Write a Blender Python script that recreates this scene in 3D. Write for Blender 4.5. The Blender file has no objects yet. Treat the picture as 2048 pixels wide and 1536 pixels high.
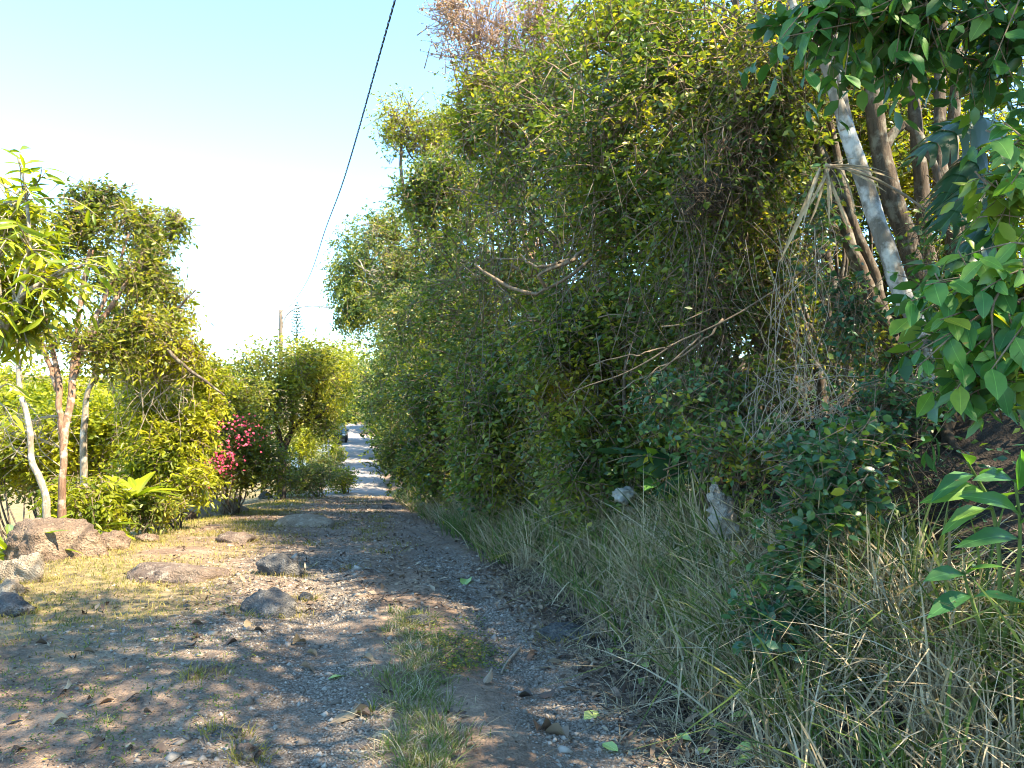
import bpy, bmesh, math, random
import numpy as np
from mathutils import Vector, Matrix, noise as mnoise

# ------------------------------------------------------------------ camera, sky, sun, exposure
scene = bpy.context.scene
W, H, FPX, HORIZON = 2048.0, 1536.0, 1547.0, 790.0
CAM = np.array([0.0, 0.0, 1.6])
PITCH = math.atan((HORIZON - H / 2) / FPX)
cam_data = bpy.data.cameras.new('camera')
cam_data.sensor_width = 36.0
cam_data.lens = FPX / W * 36.0
cam_data.clip_start = 0.05
cam_data.clip_end = 6000.0
cam = bpy.data.objects.new('camera', cam_data)
scene.collection.objects.link(cam)
cam.location = Vector(CAM)
cam.rotation_euler = (math.pi / 2 + PITCH, 0, 0)
scene.camera = cam

SUN_AZ, SUN_EL = math.radians(120), math.radians(51)
world = bpy.data.worlds.new('World')
scene.world = world
world.use_nodes = True
wn = world.node_tree.nodes
bg = wn['Background']
sky = wn.new('ShaderNodeTexSky')
sky.sky_type = 'NISHITA'
sky.sun_disc = False
sky.sun_elevation = SUN_EL
sky.sun_rotation = SUN_AZ
sky.altitude = 1800
sky.air_density = 1.0
sky.dust_density = 0.4
sky.ozone_density = 1.6
wb = wn.new('ShaderNodeMix'); wb.data_type = 'RGBA'; wb.blend_type = 'MULTIPLY'; wb.inputs[0].default_value = 1.0
wb.inputs[7].default_value = (0.75, 0.95, 0.95, 1)                 # cool white balance of the whole sky
world.node_tree.links.new(sky.outputs[0], wb.inputs[6])
world.node_tree.links.new(wb.outputs[2], bg.inputs[0])
bg.inputs[1].default_value = 0.145

sun_data = bpy.data.lights.new('sun', 'SUN')
sun_data.energy = 4.1
sun_data.angle = math.radians(0.53)
sun_data.color = (1.0, 0.85, 0.62)
sun = bpy.data.objects.new('sun', sun_data)
scene.collection.objects.link(sun)
sdir = Vector((math.cos(SUN_EL) * math.sin(SUN_AZ), math.cos(SUN_EL) * math.cos(SUN_AZ), math.sin(SUN_EL)))
sun.rotation_euler = (-sdir).to_track_quat('-Z', 'Y').to_euler()
sun.location = sdir * 60

scene.view_settings.view_transform = 'Standard'
scene.view_settings.look = 'None'
scene.view_settings.exposure = 2.55
scene.view_settings.gamma = 1.0
scene.render.engine = 'CYCLES'
scene.cycles.pixel_filter_type = 'BLACKMAN_HARRIS'
scene.cycles.filter_width = 1.05
scene.cycles.max_bounces = 7
scene.cycles.diffuse_bounces = 4
scene.cycles.glossy_bounces = 2
scene.cycles.transmission_bounces = 4
scene.cycles.use_denoising = True
scene.cycles.sample_clamp_indirect = 4.0

# ------------------------------------------------------------------ pixel rays, noise, terrain
cp, sp = math.cos(PITCH), math.sin(PITCH)
def ray(px, py):
    a, b = (px - W / 2) / FPX, (H / 2 - py) / FPX
    d = np.array([a, cp - b * sp, sp + b * cp])
    return d / d[1]
def P(px, py, depth):
    return CAM + ray(px, py) * depth

def vnoise(p, seed=0):
    p = np.asarray(p, float)
    i = np.floor(p).astype(np.int64)
    f = p - i
    f = f * f * (3 - 2 * f)
    def h(a, b, c):
        n = (a * 374761393 + b * 668265263 + c * 2147483647 + seed * 974634777) & 0xFFFFFFFF
        n = ((n ^ (n >> 13)) * 1274126177) & 0xFFFFFFFF
        n = ((n ^ (n >> 16)) * 2246822519) & 0xFFFFFFFF
        return ((n ^ (n >> 15)) & 0xFFFF) / 65535.0
    r = 0
    for dx in (0, 1):
        wx = f[..., 0] if dx else 1 - f[..., 0]
        for dy in (0, 1):
            wy = f[..., 1] if dy else 1 - f[..., 1]
            for dz in (0, 1):
                wz = f[..., 2] if dz else 1 - f[..., 2]
                r = r + wx * wy * wz * h(i[..., 0] + dx, i[..., 1] + dy, i[..., 2] + dz)
    return r
def fbm2(x, y, s, seed, octv=3):
    x, y = np.broadcast_arrays(np.asarray(x, float), np.asarray(y, float))
    r, a, t = 0, 1.0, 0
    for o in range(octv):
        r = r + a * vnoise(np.stack([x / s, y / s, np.zeros_like(x) + o * 7.3], -1), seed + o)
        t += a; a *= 0.5; s *= 0.5
    return r / t

_ys = np.linspace(-40, 600, 3201)
_zs = np.interp(_ys, [-40, -5, 5, 9, 13, 20, 30, 40, 65, 85, 130, 600], [0.6, 0.1, 0, -.2, -.6, -1.3, -2.2, -2.45, -2.2, -1.3, 1.2, 4])
_k = np.exp(-0.5 * (np.arange(-20, 21) / 7.0) ** 2); _k /= _k.sum()
_zs = np.convolve(np.pad(_zs, 20, mode='edge'), _k, 'valid')
def zc(y): return np.interp(y, _ys, _zs)
def edge(y): return np.interp(y, [-40, 0, 25, 32, 80, 600], [10.5, 1.8, -3.6, -5.0, -14.3, -118])   # foot of the right-hand bank
def left(y): return np.interp(y, [-40, 0, 7, 12, 25, 40, 80, 600], [-4.9, -4.9, -4.7, -5.2, -7.7, -9.6, -18.0, -117])
def ctr(y): return edge(y) - 1.35
def ground(x, y, fine=True):
    x = np.asarray(x, float); y = np.asarray(y, float)
    z = zc(y)
    wob = (fbm2(y, y * 0, 2.3, 5) - .5) * 0.5 * np.clip((16 - y) / 8, 0, 1)
    u = x - edge(y) - wob
    bk = np.interp(u, [0, .12, .6, 1.2, 1.8, 2.5, 6, 15, 60, 4000], [0, .05, .5, .85, 1.3, 1.75, 3.2, 5, 11, 40])
    z = z + bk * np.interp(y, [0, 20, 40, 90], [1, 1, .7, .6])
    v = left(y) - x
    z = z + np.interp(v, [0, 1, 4, 15, 40, 150, 500, 900, 4000], [0, -.12, -.8, -3, -5.5, -7, 6, 16, 40])
    r = np.hypot(x, y)
    z = z + np.interp(r, [250, 700, 4000], [0, 10, 40]) * (.5 + fbm2(x, y, 300, 31)) * (r > 200)
    if fine:
        near = np.clip((40 - y) / 20, 0, 1)
        z = z + near * ((fbm2(x, y, 1.6, 3) - .5) * .10 + (fbm2(x, y, .25, 9) - .5) * .028)
        c = x - ctr(y)                                   # two worn wheel ruts with a crown between
        rut = np.exp(-((np.abs(c) - .66) / .26) ** 2)
        z = z - near * rut * .05 * np.clip((12 - y) / 4, 0, 1)
        z = z + (u > .3) * near * (fbm2(x, y, .7, 77) - .5) * .35 * np.clip(u, 0, 1)
    return z
def gz(x, y): return float(ground(np.array([x]), np.array([y]))[0])
def hit(px, py):
    d = ray(px, py)
    ts = np.concatenate([np.linspace(1.5, 20, 900), np.linspace(20, 140, 1500)])
    pts = CAM[None] + ts[:, None] * d[None]
    below = pts[:, 2] < ground(pts[:, 0], pts[:, 1])
    i = int(np.argmax(below)) if below.any() else len(ts) - 1
    p = pts[i].copy(); p[2] = gz(p[0], p[1])
    return p

# ------------------------------------------------------------------ material helpers
def mat(name):
    m = bpy.data.materials.new(name); m.use_nodes = True
    nt = m.node_tree
    return m, nt, nt.nodes, nt.links, nt.nodes['Principled BSDF']
def ramp(nt, cols, fac=None, interp='LINEAR'):
    r = nt.nodes.new('ShaderNodeValToRGB'); cr = r.color_ramp; cr.interpolation = interp
    while len(cr.elements) < len(cols): cr.elements.new(0.5)
    for e, (p, c) in zip(cr.elements, cols):
        e.position = p; e.color = (*c, 1)
    if fac is not None: nt.links.new(fac, r.inputs[0])
    return r
def tex(nt, kind, scale, **kw):
    t = nt.nodes.new('ShaderNodeTex' + kind)
    t.inputs['Scale'].default_value = scale
    for k, v in kw.items():
        if k in t.inputs: t.inputs[k].default_value = v
        else: setattr(t, k, v)
    return t
def objcoord(nt, scale=None):
    c = nt.nodes.new('ShaderNodeTexCoord')
    if scale is None: return c.outputs['Object']
    mp = nt.nodes.new('ShaderNodeMapping'); mp.inputs['Scale'].default_value = scale
    nt.links.new(c.outputs['Object'], mp.inputs['Vector'])
    return mp.outputs[0]
def mixc(nt, a, b, fac, mode='MIX'):
    m = nt.nodes.new('ShaderNodeMix'); m.data_type = 'RGBA'; m.blend_type = mode
    for v, s in ((fac, 0), (a, 6), (b, 7)):
        if hasattr(v, 'links'): nt.links.new(v, m.inputs[s])
        else: m.inputs[s].default_value = v if s == 0 else (*v, 1)
    return m.outputs[2]
def bump(nt, height, strength, dist=0.02):
    b = nt.nodes.new('ShaderNodeBump'); b.inputs['Strength'].default_value = strength; b.inputs['Distance'].default_value = dist
    nt.links.new(height, b.inputs['Height'])
    return b.outputs[0]

def leaf_mat(name, cols, trans=.42, rough=.45, spec=.45, per_object=False, yellow=(1.5, 1.45, .35)):
    m, nt, N, L, bs = mat(name)
    if per_object:
        s = N.new('ShaderNodeObjectInfo').outputs['Random']
    else:
        a = N.new('ShaderNodeAttribute'); a.attribute_name = 'v'; s = a.outputs['Fac']
    r = ramp(nt, cols, s)
    col = r.outputs[0]
    if per_object:                                        # veins and blotches on large leaves
        uv = N.new('ShaderNodeTexCoord').outputs['Object']
        w = tex(nt, 'Noise', 5, Detail=3); L.new(uv, w.inputs['Vector'])
        col = mixc(nt, col, mixc(nt, col, (1.5, 1.5, 1.2), 1.0, 'MULTIPLY'), w.outputs[0])
        sp_ = tex(nt, 'Noise', 3.2, Detail=4, Roughness=.6)
        oi = N.new('ShaderNodeObjectInfo'); vm = N.new('ShaderNodeVectorMath'); vm.operation = 'MULTIPLY_ADD'
        L.new(oi.outputs['Random'], vm.inputs[0]); vm.inputs[1].default_value = (37, 91, 53); L.new(uv, vm.inputs[2]); L.new(vm.outputs[0], sp_.inputs['Vector'])
        col = mixc(nt, col, (.16, .12, .04), ramp(nt, [(.66, (0, 0, 0)), (.72, (.75, .75, .75))], sp_.outputs[0]).outputs[0])
        sx = N.new('ShaderNodeSeparateXYZ'); L.new(uv, sx.inputs[0])
        ab = N.new('ShaderNodeMath'); ab.operation = 'ABSOLUTE'; L.new(sx.outputs[1], ab.inputs[0])
        lt = N.new('ShaderNodeMath'); lt.operation = 'LESS_THAN'; L.new(ab.outputs[0], lt.inputs[0]); lt.inputs[1].default_value = .007
        col = mixc(nt, col, mixc(nt, col, (1.7, 1.6, 1.6), 1.0, 'MULTIPLY'), lt.outputs[0])
    L.new(col, bs.inputs['Base Color'])
    bs.inputs['Roughness'].default_value = rough
    bs.inputs['Specular IOR Level'].default_value = spec
    t = N.new('ShaderNodeBsdfTranslucent')
    L.new(mixc(nt, col, yellow, 1.0, 'MULTIPLY'), t.inputs[0])
    mx = N.new('ShaderNodeMixShader'); mx.inputs[0].default_value = trans
    L.new(bs.outputs[0], mx.inputs[1]); L.new(t.outputs[0], mx.inputs[2])
    L.new(mx.outputs[0], N['Material Output'].inputs[0])
    return m
def bark_mat(name, c0, c1, patch=None, amount=.5, scale=9):
    m, nt, N, L, bs = mat(name)
    o = objcoord(nt, (1, 1, .25))
    n1 = tex(nt, 'Noise', scale * 4, Detail=6, Roughness=.65); L.new(o, n1.inputs['Vector'])
    col = ramp(nt, [(.3, c0), (.7, c1)], n1.outputs[0]).outputs[0]
    if patch:
        n2 = tex(nt, 'Noise', scale, Detail=5, Roughness=.6); L.new(objcoord(nt), n2.inputs['Vector'])
        f = ramp(nt, [(max(0, 1 - amount - .06), (0, 0, 0)), (min(1, 1 - amount + .06), (1, 1, 1))], n2.outputs[0]).outputs[0]
        col = mixc(nt, col, patch, f)
    L.new(col, bs.inputs['Base Color']); bs.inputs['Roughness'].default_value = .9
    bs.inputs['Specular IOR Level'].default_value = .2
    L.new(bump(nt, n1.outputs[0], .8, .02), bs.inputs['Normal'])
    return m
def attr_mat(name, cols, rough=.85, trans=0.0, spec=.25):
    if trans: return leaf_mat(name, cols, trans, rough, spec, yellow=(1.2, 1.15, .7))
    m, nt, N, L, bs = mat(name)
    a = N.new('ShaderNodeAttribute'); a.attribute_name = 'v'
    L.new(ramp(nt, cols, a.outputs['Fac']).outputs[0], bs.inputs['Base Color'])
    bs.inputs['Roughness'].default_value = rough; bs.inputs['Specular IOR Level'].default_value = spec
    return m
def plain_mat(name, col, rough=.7, metal=0.0, spec=.4, var=.25, scale=12):
    m, nt, N, L, bs = mat(name)
    n = tex(nt, 'Noise', scale, Detail=5); L.new(objcoord(nt), n.inputs['Vector'])
    lo = tuple(c * (1 - var) for c in col); hi = tuple(min(1, c * (1 + var)) for c in col)
    L.new(ramp(nt, [(.3, lo), (.7, hi)], n.outputs[0]).outputs[0], bs.inputs['Base Color'])
    bs.inputs['Roughness'].default_value = rough; bs.inputs['Metallic'].default_value = metal
    bs.inputs['Specular IOR Level'].default_value = spec
    return m
def rock_mat(name, cols, lichen=(.5, .48, .4), amt=.42, scale=5):
    m, nt, N, L, bs = mat(name)
    o = objcoord(nt)
    n1 = tex(nt, 'Noise', scale, Detail=10, Roughness=.7); L.new(o, n1.inputs['Vector'])
    n2 = tex(nt, 'Noise', scale * 2.3, Detail=7, Roughness=.7); L.new(o, n2.inputs['Vector'])
    n3 = tex(nt, 'Noise', scale * 14, Detail=4); L.new(o, n3.inputs['Vector'])
    col = ramp(nt, [(.3, cols[0]), (.52, cols[1]), (.72, cols[2])], n1.outputs[0]).outputs[0]
    f = ramp(nt, [(1 - amt - .05, (0, 0, 0)), (1 - amt + .08, (1, 1, 1))], n2.outputs[0]).outputs[0]
    col = mixc(nt, col, lichen, f)
    col = mixc(nt, col, ramp(nt, [(.3, (.65, .65, .65)), (.7, (1.2, 1.2, 1.2))], n3.outputs[0]).outputs[0], 1.0, 'MULTIPLY')
    L.new(col, bs.inputs['Base Color']); bs.inputs['Roughness'].default_value = .92
    bs.inputs['Specular IOR Level'].default_value = .25
    add = N.new('ShaderNodeMath'); add.operation = 'ADD'; L.new(n2.outputs[0], add.inputs[0]); L.new(n3.outputs[0], add.inputs[1])
    L.new(bump(nt, add.outputs[0], 1.0, .05), bs.inputs['Normal'])
    return m

M = {}
M['hedge'] = leaf_mat('leaf_hedge', [(0, (.032, .068, .02)), (.4, (.085, .142, .03)), (.75, (.17, .215, .038)), (1, (.34, .32, .045))], trans=.46, rough=.4, yellow=(1.5, 1.35, .35))
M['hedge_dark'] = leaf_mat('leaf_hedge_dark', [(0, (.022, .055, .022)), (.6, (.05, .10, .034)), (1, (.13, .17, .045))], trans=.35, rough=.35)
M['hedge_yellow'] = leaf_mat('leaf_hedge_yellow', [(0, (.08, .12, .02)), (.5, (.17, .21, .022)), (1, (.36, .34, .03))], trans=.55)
M['olive'] = leaf_mat('leaf_olive', [(0, (.05, .085, .03)), (.5, (.11, .15, .045)), (.85, (.19, .20, .065)), (1, (.32, .27, .12))], trans=.45)
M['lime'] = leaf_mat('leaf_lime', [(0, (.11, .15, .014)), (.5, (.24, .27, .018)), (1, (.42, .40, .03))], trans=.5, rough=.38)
M['left_green'] = leaf_mat('leaf_left_green', [(0, (.055, .085, .02)), (.4, (.14, .175, .028)), (.75, (.25, .26, .034)), (1, (.42, .38, .04))], trans=.48, rough=.36)
M['fern'] = leaf_mat('leaf_fern', [(0, (.10, .15, .016)), (1, (.28, .31, .02))], trans=.45, rough=.3, spec=.6, per_object=True)
M['broad'] = leaf_mat('leaf_broad', [(0, (.03, .10, .036)), (.5, (.06, .16, .042)), (.88, (.12, .22, .04)), (1, (.28, .27, .03))], trans=.4, rough=.46, spec=.35, per_object=True)
M['giant'] = leaf_mat('leaf_giant', [(0, (.014, .045, .022)), (1, (.03, .075, .03))], trans=.3, rough=.35, spec=.5, per_object=True)
M['round'] = leaf_mat('leaf_round', [(0, (.03, .09, .05)), (.6, (.06, .14, .06)), (.9, (.13, .20, .04)), (1, (.28, .29, .035))], trans=.35, rough=.35)
M['pink'] = leaf_mat('flower_pink', [(0, (.62, .04, .10)), (1, (.80, .12, .20))], trans=.4, rough=.6, yellow=(1, 1, 1))
M['russet'] = leaf_mat('leaf_russet', [(0, (.24, .14, .09)), (.6, (.34, .21, .10)), (1, (.40, .32, .08))], trans=.4, yellow=(1.2, 1, .8))
M['pine'] = leaf_mat('needle', [(0, (.02, .05, .025)), (1, (.06, .09, .04))], trans=.15)
M['straw'] = attr_mat('dry_grass', [(0, (.18, .14, .085)), (.5, (.35, .295, .195)), (1, (.56, .50, .37))], trans=.3)
M['grass'] = attr_mat('green_grass', [(0, (.04, .08, .02)), (.6, (.10, .16, .035)), (1, (.24, .25, .08))], trans=.35, rough=.55)
M['turf'] = attr_mat('turf', [(0, (.09, .11, .025)), (.5, (.26, .23, .06)), (1, (.46, .36, .13))], trans=.35)
M['litter'] = attr_mat('leaf_litter', [(0, (.05, .034, .028)), (.5, (.16, .11, .075)), (.8, (.28, .21, .14)), (1, (.40, .34, .25))], rough=.8)
M['gravel'] = attr_mat('gravel_stone', [(0, (.125, .102, .08)), (.5, (.23, .196, .158)), (.85, (.30, .265, .22)), (1, (.38, .335, .28))], rough=.9)
M['bark'] = bark_mat('bark_brown', (.05, .038, .028), (.13, .10, .075), (.20, .185, .15), .42)
M['bark_red'] = bark_mat('bark_reddish', (.10, .055, .035), (.26, .16, .10), (.36, .29, .22), .42)
M['bark_white'] = bark_mat('bark_lichen', (.10, .09, .075), (.22, .20, .17), (.44, .44, .42), .44, 5)
M['bark_pale'] = bark_mat('bark_pale', (.16, .125, .09), (.34, .28, .21), (.5, .45, .37), .42)
M['bark_dark'] = bark_mat('bark_dark', (.03, .024, .018), (.09, .07, .05))
M['twig'] = bark_mat('twig', (.12, .085, .055), (.24, .185, .13), scale=12)
M['twig_dry'] = bark_mat('twig_dry', (.24, .19, .14), (.42, .36, .28), scale=12)
M['twig_red'] = bark_mat('twig_reddish', (.26, .17, .13), (.42, .31, .24), scale=12)
M['soil_rock'] = rock_mat('rock_brown', [(.10, .07, .052), (.20, .142, .10), (.31, .23, .155)], (.38, .30, .21), .38, 3.2)
M['rock_grey'] = rock_mat('rock_grey', [(.06, .06, .06), (.125, .122, .118), (.22, .205, .185)], (.30, .28, .25), .4)
M['rock_red'] = rock_mat('rock_reddish', [(.11, .08, .064), (.21, .155, .12), (.30, .235, .175)], (.40, .34, .27), .42)
M['rock_pale'] = rock_mat('rock_pale', [(.22, .17, .12), (.36, .29, .21), (.5, .43, .33)], (.6, .54, .43), .4)
M['tufa'] = rock_mat('rock_tufa', [(.36, .32, .27), (.55, .5, .44), (.7, .66, .6)], (.75, .72, .66), .4, 9)
M['stump'] = bark_mat('stump_wood', (.14, .10, .07), (.28, .22, .16))

# ------------------------------------------------------------------ mesh helpers
COL = scene.collection
def link(o, parent=None):
    COL.objects.link(o)
    if parent is not None: o.parent = parent
    return o
def mesh_np(name, V, polys, v=None, smooth=False):
    """polys: list of int arrays (n,k)"""
    me = bpy.data.meshes.new(name)
    V = np.ascontiguousarray(V, dtype=np.float32)
    me.vertices.add(len(V)); me.vertices.foreach_set('co', V.ravel())
    loops = np.concatenate([p.ravel() for p in polys]).astype(np.int32)
    tot = np.concatenate([np.full(len(p), p.shape[1], np.int32) for p in polys])
    st = np.concatenate([[0], np.cumsum(tot)[:-1]]).astype(np.int32)
    me.loops.add(len(loops)); me.loops.foreach_set('vertex_index', loops)
    me.polygons.add(len(tot)); me.polygons.foreach_set('loop_start', st); me.polygons.foreach_set('loop_total', tot)
    if smooth: me.polygons.foreach_set('use_smooth', np.ones(len(tot), bool))
    if v is not None:
        a = me.attributes.new('v', 'FLOAT', 'POINT'); a.data.foreach_set('value', np.ascontiguousarray(v, np.float32))
    me.update(); me.validate()
    return me
def add(name, me, m, parent=None, kind=None, label=None):
    me.materials.append(m)
    o = link(bpy.data.objects.new(name, me), parent)
    if kind: o['kind'] = kind
    if label: o['label'] = label
    return o
def thing(name, label, cat, loc, group=None):
    o = link(bpy.data.objects.new(name, None)); o.location = Vector(loc); o.empty_display_size = .2
    o['label'] = label; o['category'] = cat
    if group: o['group'] = group
    return o
def tag(o, label, cat, group=None):
    o['label'] = label; o['category'] = cat
    if group: o['group'] = group
    return o
def nrm(a): return a / np.maximum(np.linalg.norm(a, axis=-1, keepdims=True), 1e-9)

def tubes(paths, radii, sides=5):
    """paths (N,K,3), radii (N,K) -> V, polys"""
    paths = np.asarray(paths, float); radii = np.asarray(radii, float)
    N_, K_, _ = paths.shape
    t = np.gradient(paths, axis=1); t = nrm(t)
    ref = np.zeros_like(t); ref[..., 0] = 1.0
    par = np.abs(t[..., 0]) > .9
    ref[par] = (0, 1, 0)
    a = nrm(np.cross(t, ref)); b = np.cross(t, a)
    ang = np.arange(sides) / sides * 2 * np.pi
    V = paths[:, :, None, :] + radii[:, :, None, None] * (np.cos(ang)[None, None, :, None] * a[:, :, None, :] + np.sin(ang)[None, None, :, None] * b[:, :, None, :])
    idx = np.arange(N_ * K_ * sides).reshape(N_, K_, sides)
    nx = np.roll(idx, -1, axis=2)
    q = np.stack([idx[:, :-1], nx[:, :-1], nx[:, 1:], idx[:, 1:]], -1).reshape(-1, 4)
    caps = idx[:, -1, ::1].reshape(-1, sides)
    caps0 = idx[:, 0, ::-1].reshape(-1, sides)
    return V.reshape(-1, 3), [q, caps, caps0]
def curve_pts(ctrl, n):
    """Catmull-Rom through control points (m, d)"""
    c = np.asarray(ctrl, float); m = len(c)
    if m == 2: return c[0] + (c[1] - c[0]) * np.linspace(0, 1, n)[:, None]
    cc = np.vstack([2 * c[0] - c[1], c, 2 * c[-1] - c[-2]])
    ts = np.linspace(0, m - 1 - 1e-6, n); i = ts.astype(int); f = (ts - i)[:, None]
    p0, p1, p2, p3 = cc[i], cc[i + 1], cc[i + 2], cc[i + 3]
    return .5 * (2 * p1 + (p2 - p0) * f + (2 * p0 - 5 * p1 + 4 * p2 - p3) * f ** 2 + (3 * p1 - p0 - 3 * p2 + p3) * f ** 3)
def limb_mesh(name, ctrl, n=24, sides=10, wob=.0, seed=0):
    """ctrl rows: x y z radius, one tapered and slightly knotty limb"""
    c = curve_pts(ctrl, n)
    p, r = c[:, :3].copy(), np.abs(c[:, 3])
    if wob:
        s = np.arange(n) * .35
        p += wob * (np.stack([vnoise(np.stack([s, s * 0 + k * 9.1, s * 0], -1), seed + k) for k in range(3)], -1) - .5)
    V, polys = tubes(p[None], r[None], sides)
    k = 1 + .22 * (vnoise(V * 14, seed) - .5) + .12 * (vnoise(V * 40, seed + 1) - .5)
    ctrp = np.repeat(p, sides, axis=0)
    V = ctrp + (V - ctrp) * k[:, None]
    return mesh_np(name, V, polys, smooth=True)
def pxlimb(pts):
    """(px, py, depth, width in px) rows -> x y z radius"""
    return [list(P(a, b, d)) + [w / 2 / FPX * d] for a, b, d, w in pts]

def leaf_arrays(pos, axis, up, length, width, v, shape='kite'):
    n = len(pos)
    axis = nrm(axis); side = nrm(np.cross(up, axis)); up = np.cross(axis, side)
    L_ = length[:, None]; Wd = width[:, None]
    if shape == 'kite':
        pts = [(0, 0, 0), (.42, .5, .16), (1, 0, -.12), (.42, -.5, .16)]
        tri = np.array([[0, 3, 2], [0, 2, 1]])
    else:
        pts = [(0, 0, 0), (.25, .40, .10), (.62, .44, .08), (1, 0, -.18), (.62, -.44, .08), (.25, -.40, .10), (.28, 0, 0), (.64, 0, -.03)]
        tri = np.array([[0, 5, 6], [0, 6, 1], [6, 5, 4], [6, 4, 7], [1, 6, 7], [1, 7, 2], [7, 4, 3], [2, 7, 3]])
    k = len(pts)
    V = np.stack([pos + axis * L_ * a + side * Wd * b + up * Wd * c for a, b, c in pts], 1).reshape(-1, 3)
    T = (np.arange(n)[:, None, None] * k + tri[None]).reshape(-1, 3)
    return V, T, np.repeat(v, k)

def sample_lumps(rng, lumps, n, shell=2.2, gap=.0, gap_s=.6, seed=0):
    lum = np.array(lumps, float)
    w = (lum[:, 3] * lum[:, 4] * lum[:, 5]) ** (2 / 3)
    if lum.shape[1] > 6: w = w * lum[:, 6]
    out_p, out_d = [], []
    need = n
    while need > 0:
        k = int(need * 1.6) + 50
        i = rng.choice(len(lum), k, p=w / w.sum())
        d = nrm(rng.normal(size=(k, 3)))
        r = rng.uniform(0, 1, k) ** (1 / shell)
        p = lum[i, :3] + d * r[:, None] * lum[i, 3:6] * (1 + .18 * rng.normal(size=(k, 1)))
        if gap > 0:
            ok = vnoise(p / gap_s, seed + 3) * .65 + vnoise(p / (gap_s * .4), seed + 5) * .35 > gap * rng.uniform(.75, 1.15, k)
            p, d, i = p[ok], d[ok], i[ok]
        p, d, i = p[:need], d[:need], i[:need]
        out_p.append(p); out_d.append(nrm(d / lum[i, 3:6]) if len(p) else d); need -= len(p)
    return np.concatenate(out_p), np.concatenate(out_d)
def twig_set(rng, pos, outw, tl, droop, lift=.15, K=4, spread=.8):
    n = len(pos)
    d = nrm(.75 * outw + spread * rng.normal(size=(n, 3)) * .7 + np.array([0, 0, lift]))
    ln = tl * rng.uniform(.6, 1.35, n)
    t = np.linspace(0, 1, K)
    pts = pos[:, None] + d[:, None] * (t[None, :, None] - .6) * ln[:, None, None]
    pts[..., 2] -= droop * ln[:, None] * (t ** 2)[None]
    return pts, d, ln
def leaves_on(rng, pts, per, L, Wr, flat=.75, seed=0, jit=.35, hang=.0):
    n, K, _ = pts.shape
    t = rng.uniform(.12, 1, (n, per)); t[:, 0] = 1
    f = t * (K - 1); i = np.minimum(f.astype(int), K - 2); f = f - i
    ar = np.arange(n)[:, None]
    p = pts[ar, i] * (1 - f[..., None]) + pts[ar, i + 1] * f[..., None]
    d = nrm(pts[ar, i + 1] - pts[ar, i])
    s = nrm(np.cross(d, np.array([0, 0, 1.0]) + .3 * rng.normal(size=d.shape)))
    s = s * np.where(rng.uniform(size=(n, per, 1)) < .5, -1, 1)
    ax = nrm(.55 * d + s * .8 + jit * rng.normal(size=d.shape) + np.array([0, 0, -hang]))
    up = nrm(np.array([0, 0, flat]) + .55 * rng.normal(size=d.shape))
    p, ax, up = p.reshape(-1, 3), ax.reshape(-1, 3), up.reshape(-1, 3)
    m = len(p)
    ln = L * rng.uniform(.6, 1.25, m)
    wd = ln * Wr * rng.uniform(.8, 1.2, m)
    clump = vnoise(p / .55, seed + 11) * .6 + vnoise(p / .2, seed + 12) * .4
    v = np.clip(.5 + (clump - .5) * 1.5 + rng.normal(size=m) * .22, 0, 1)
    return p, ax, up, ln, wd, v

NTRI = [0]
def crown(o, base, lumps, n_twigs, per, L, Wr, leaf, seed, tl=.3, droop=.25, twig=None, twig_every=4, tw_r=.004, shell=2.2, gap=.42, gap_s=.6, shape='kite', hang=0., name='crown', lift=.15, spread=.8, flat=.75):
    rng = np.random.default_rng(seed)
    pos, od = sample_lumps(rng, lumps, n_twigs, shell, gap, gap_s, seed)
    pts, d, ln = twig_set(rng, pos, od, tl, droop, lift, spread=spread)
    A = leaves_on(rng, pts, per, L, Wr, seed=seed, hang=hang, flat=flat)
    V, T, v = leaf_arrays(*A, shape=shape)
    NTRI[0] += len(T)
    c = add(name, mesh_np(name, V - base, [T], v), M[leaf], o)
    if twig:
        sub = pts[::twig_every]
        r = np.linspace(1.5, .5, sub.shape[1])[None] * tw_r * rng.uniform(.7, 1.4, (len(sub), 1))
        TV, TP = tubes(sub, r, 3); NTRI[0] += len(TP[0]) * 2
        add('twigs', mesh_np('twigs', TV - base, TP, smooth=True), M[twig], o, 'stuff')
    return c
def limbs(o, base, start, targets, r0, bark, seed, n=14, sag=.12, r1=.008, name='branch'):
    rng = np.random.default_rng(seed)
    for t in targets:
        t = np.asarray(t, float); s = np.asarray(start if np.ndim(start) == 1 else start[rng.integers(len(start))], float)
        m1 = s + (t - s) * .35 + rng.normal(size=3) * .12 * np.linalg.norm(t - s) * .6 + np.array([0, 0, sag])
        m2 = s + (t - s) * .7 + rng.normal(size=3) * .10 * np.linalg.norm(t - s) * .6 + np.array([0, 0, sag * .6])
        me = limb_mesh(name, [[*(s - base), r0], [*(m1 - base), r0 * .75], [*(m2 - base), r0 * .45], [*(t - base), r1]], n, 6, .04, seed)
        add(name, me, M[bark], o)
def lump_targets(rng, lumps, n):
    p, _ = sample_lumps(rng, [l[:6] for l in lumps], n, 1.6)
    return p
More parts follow.
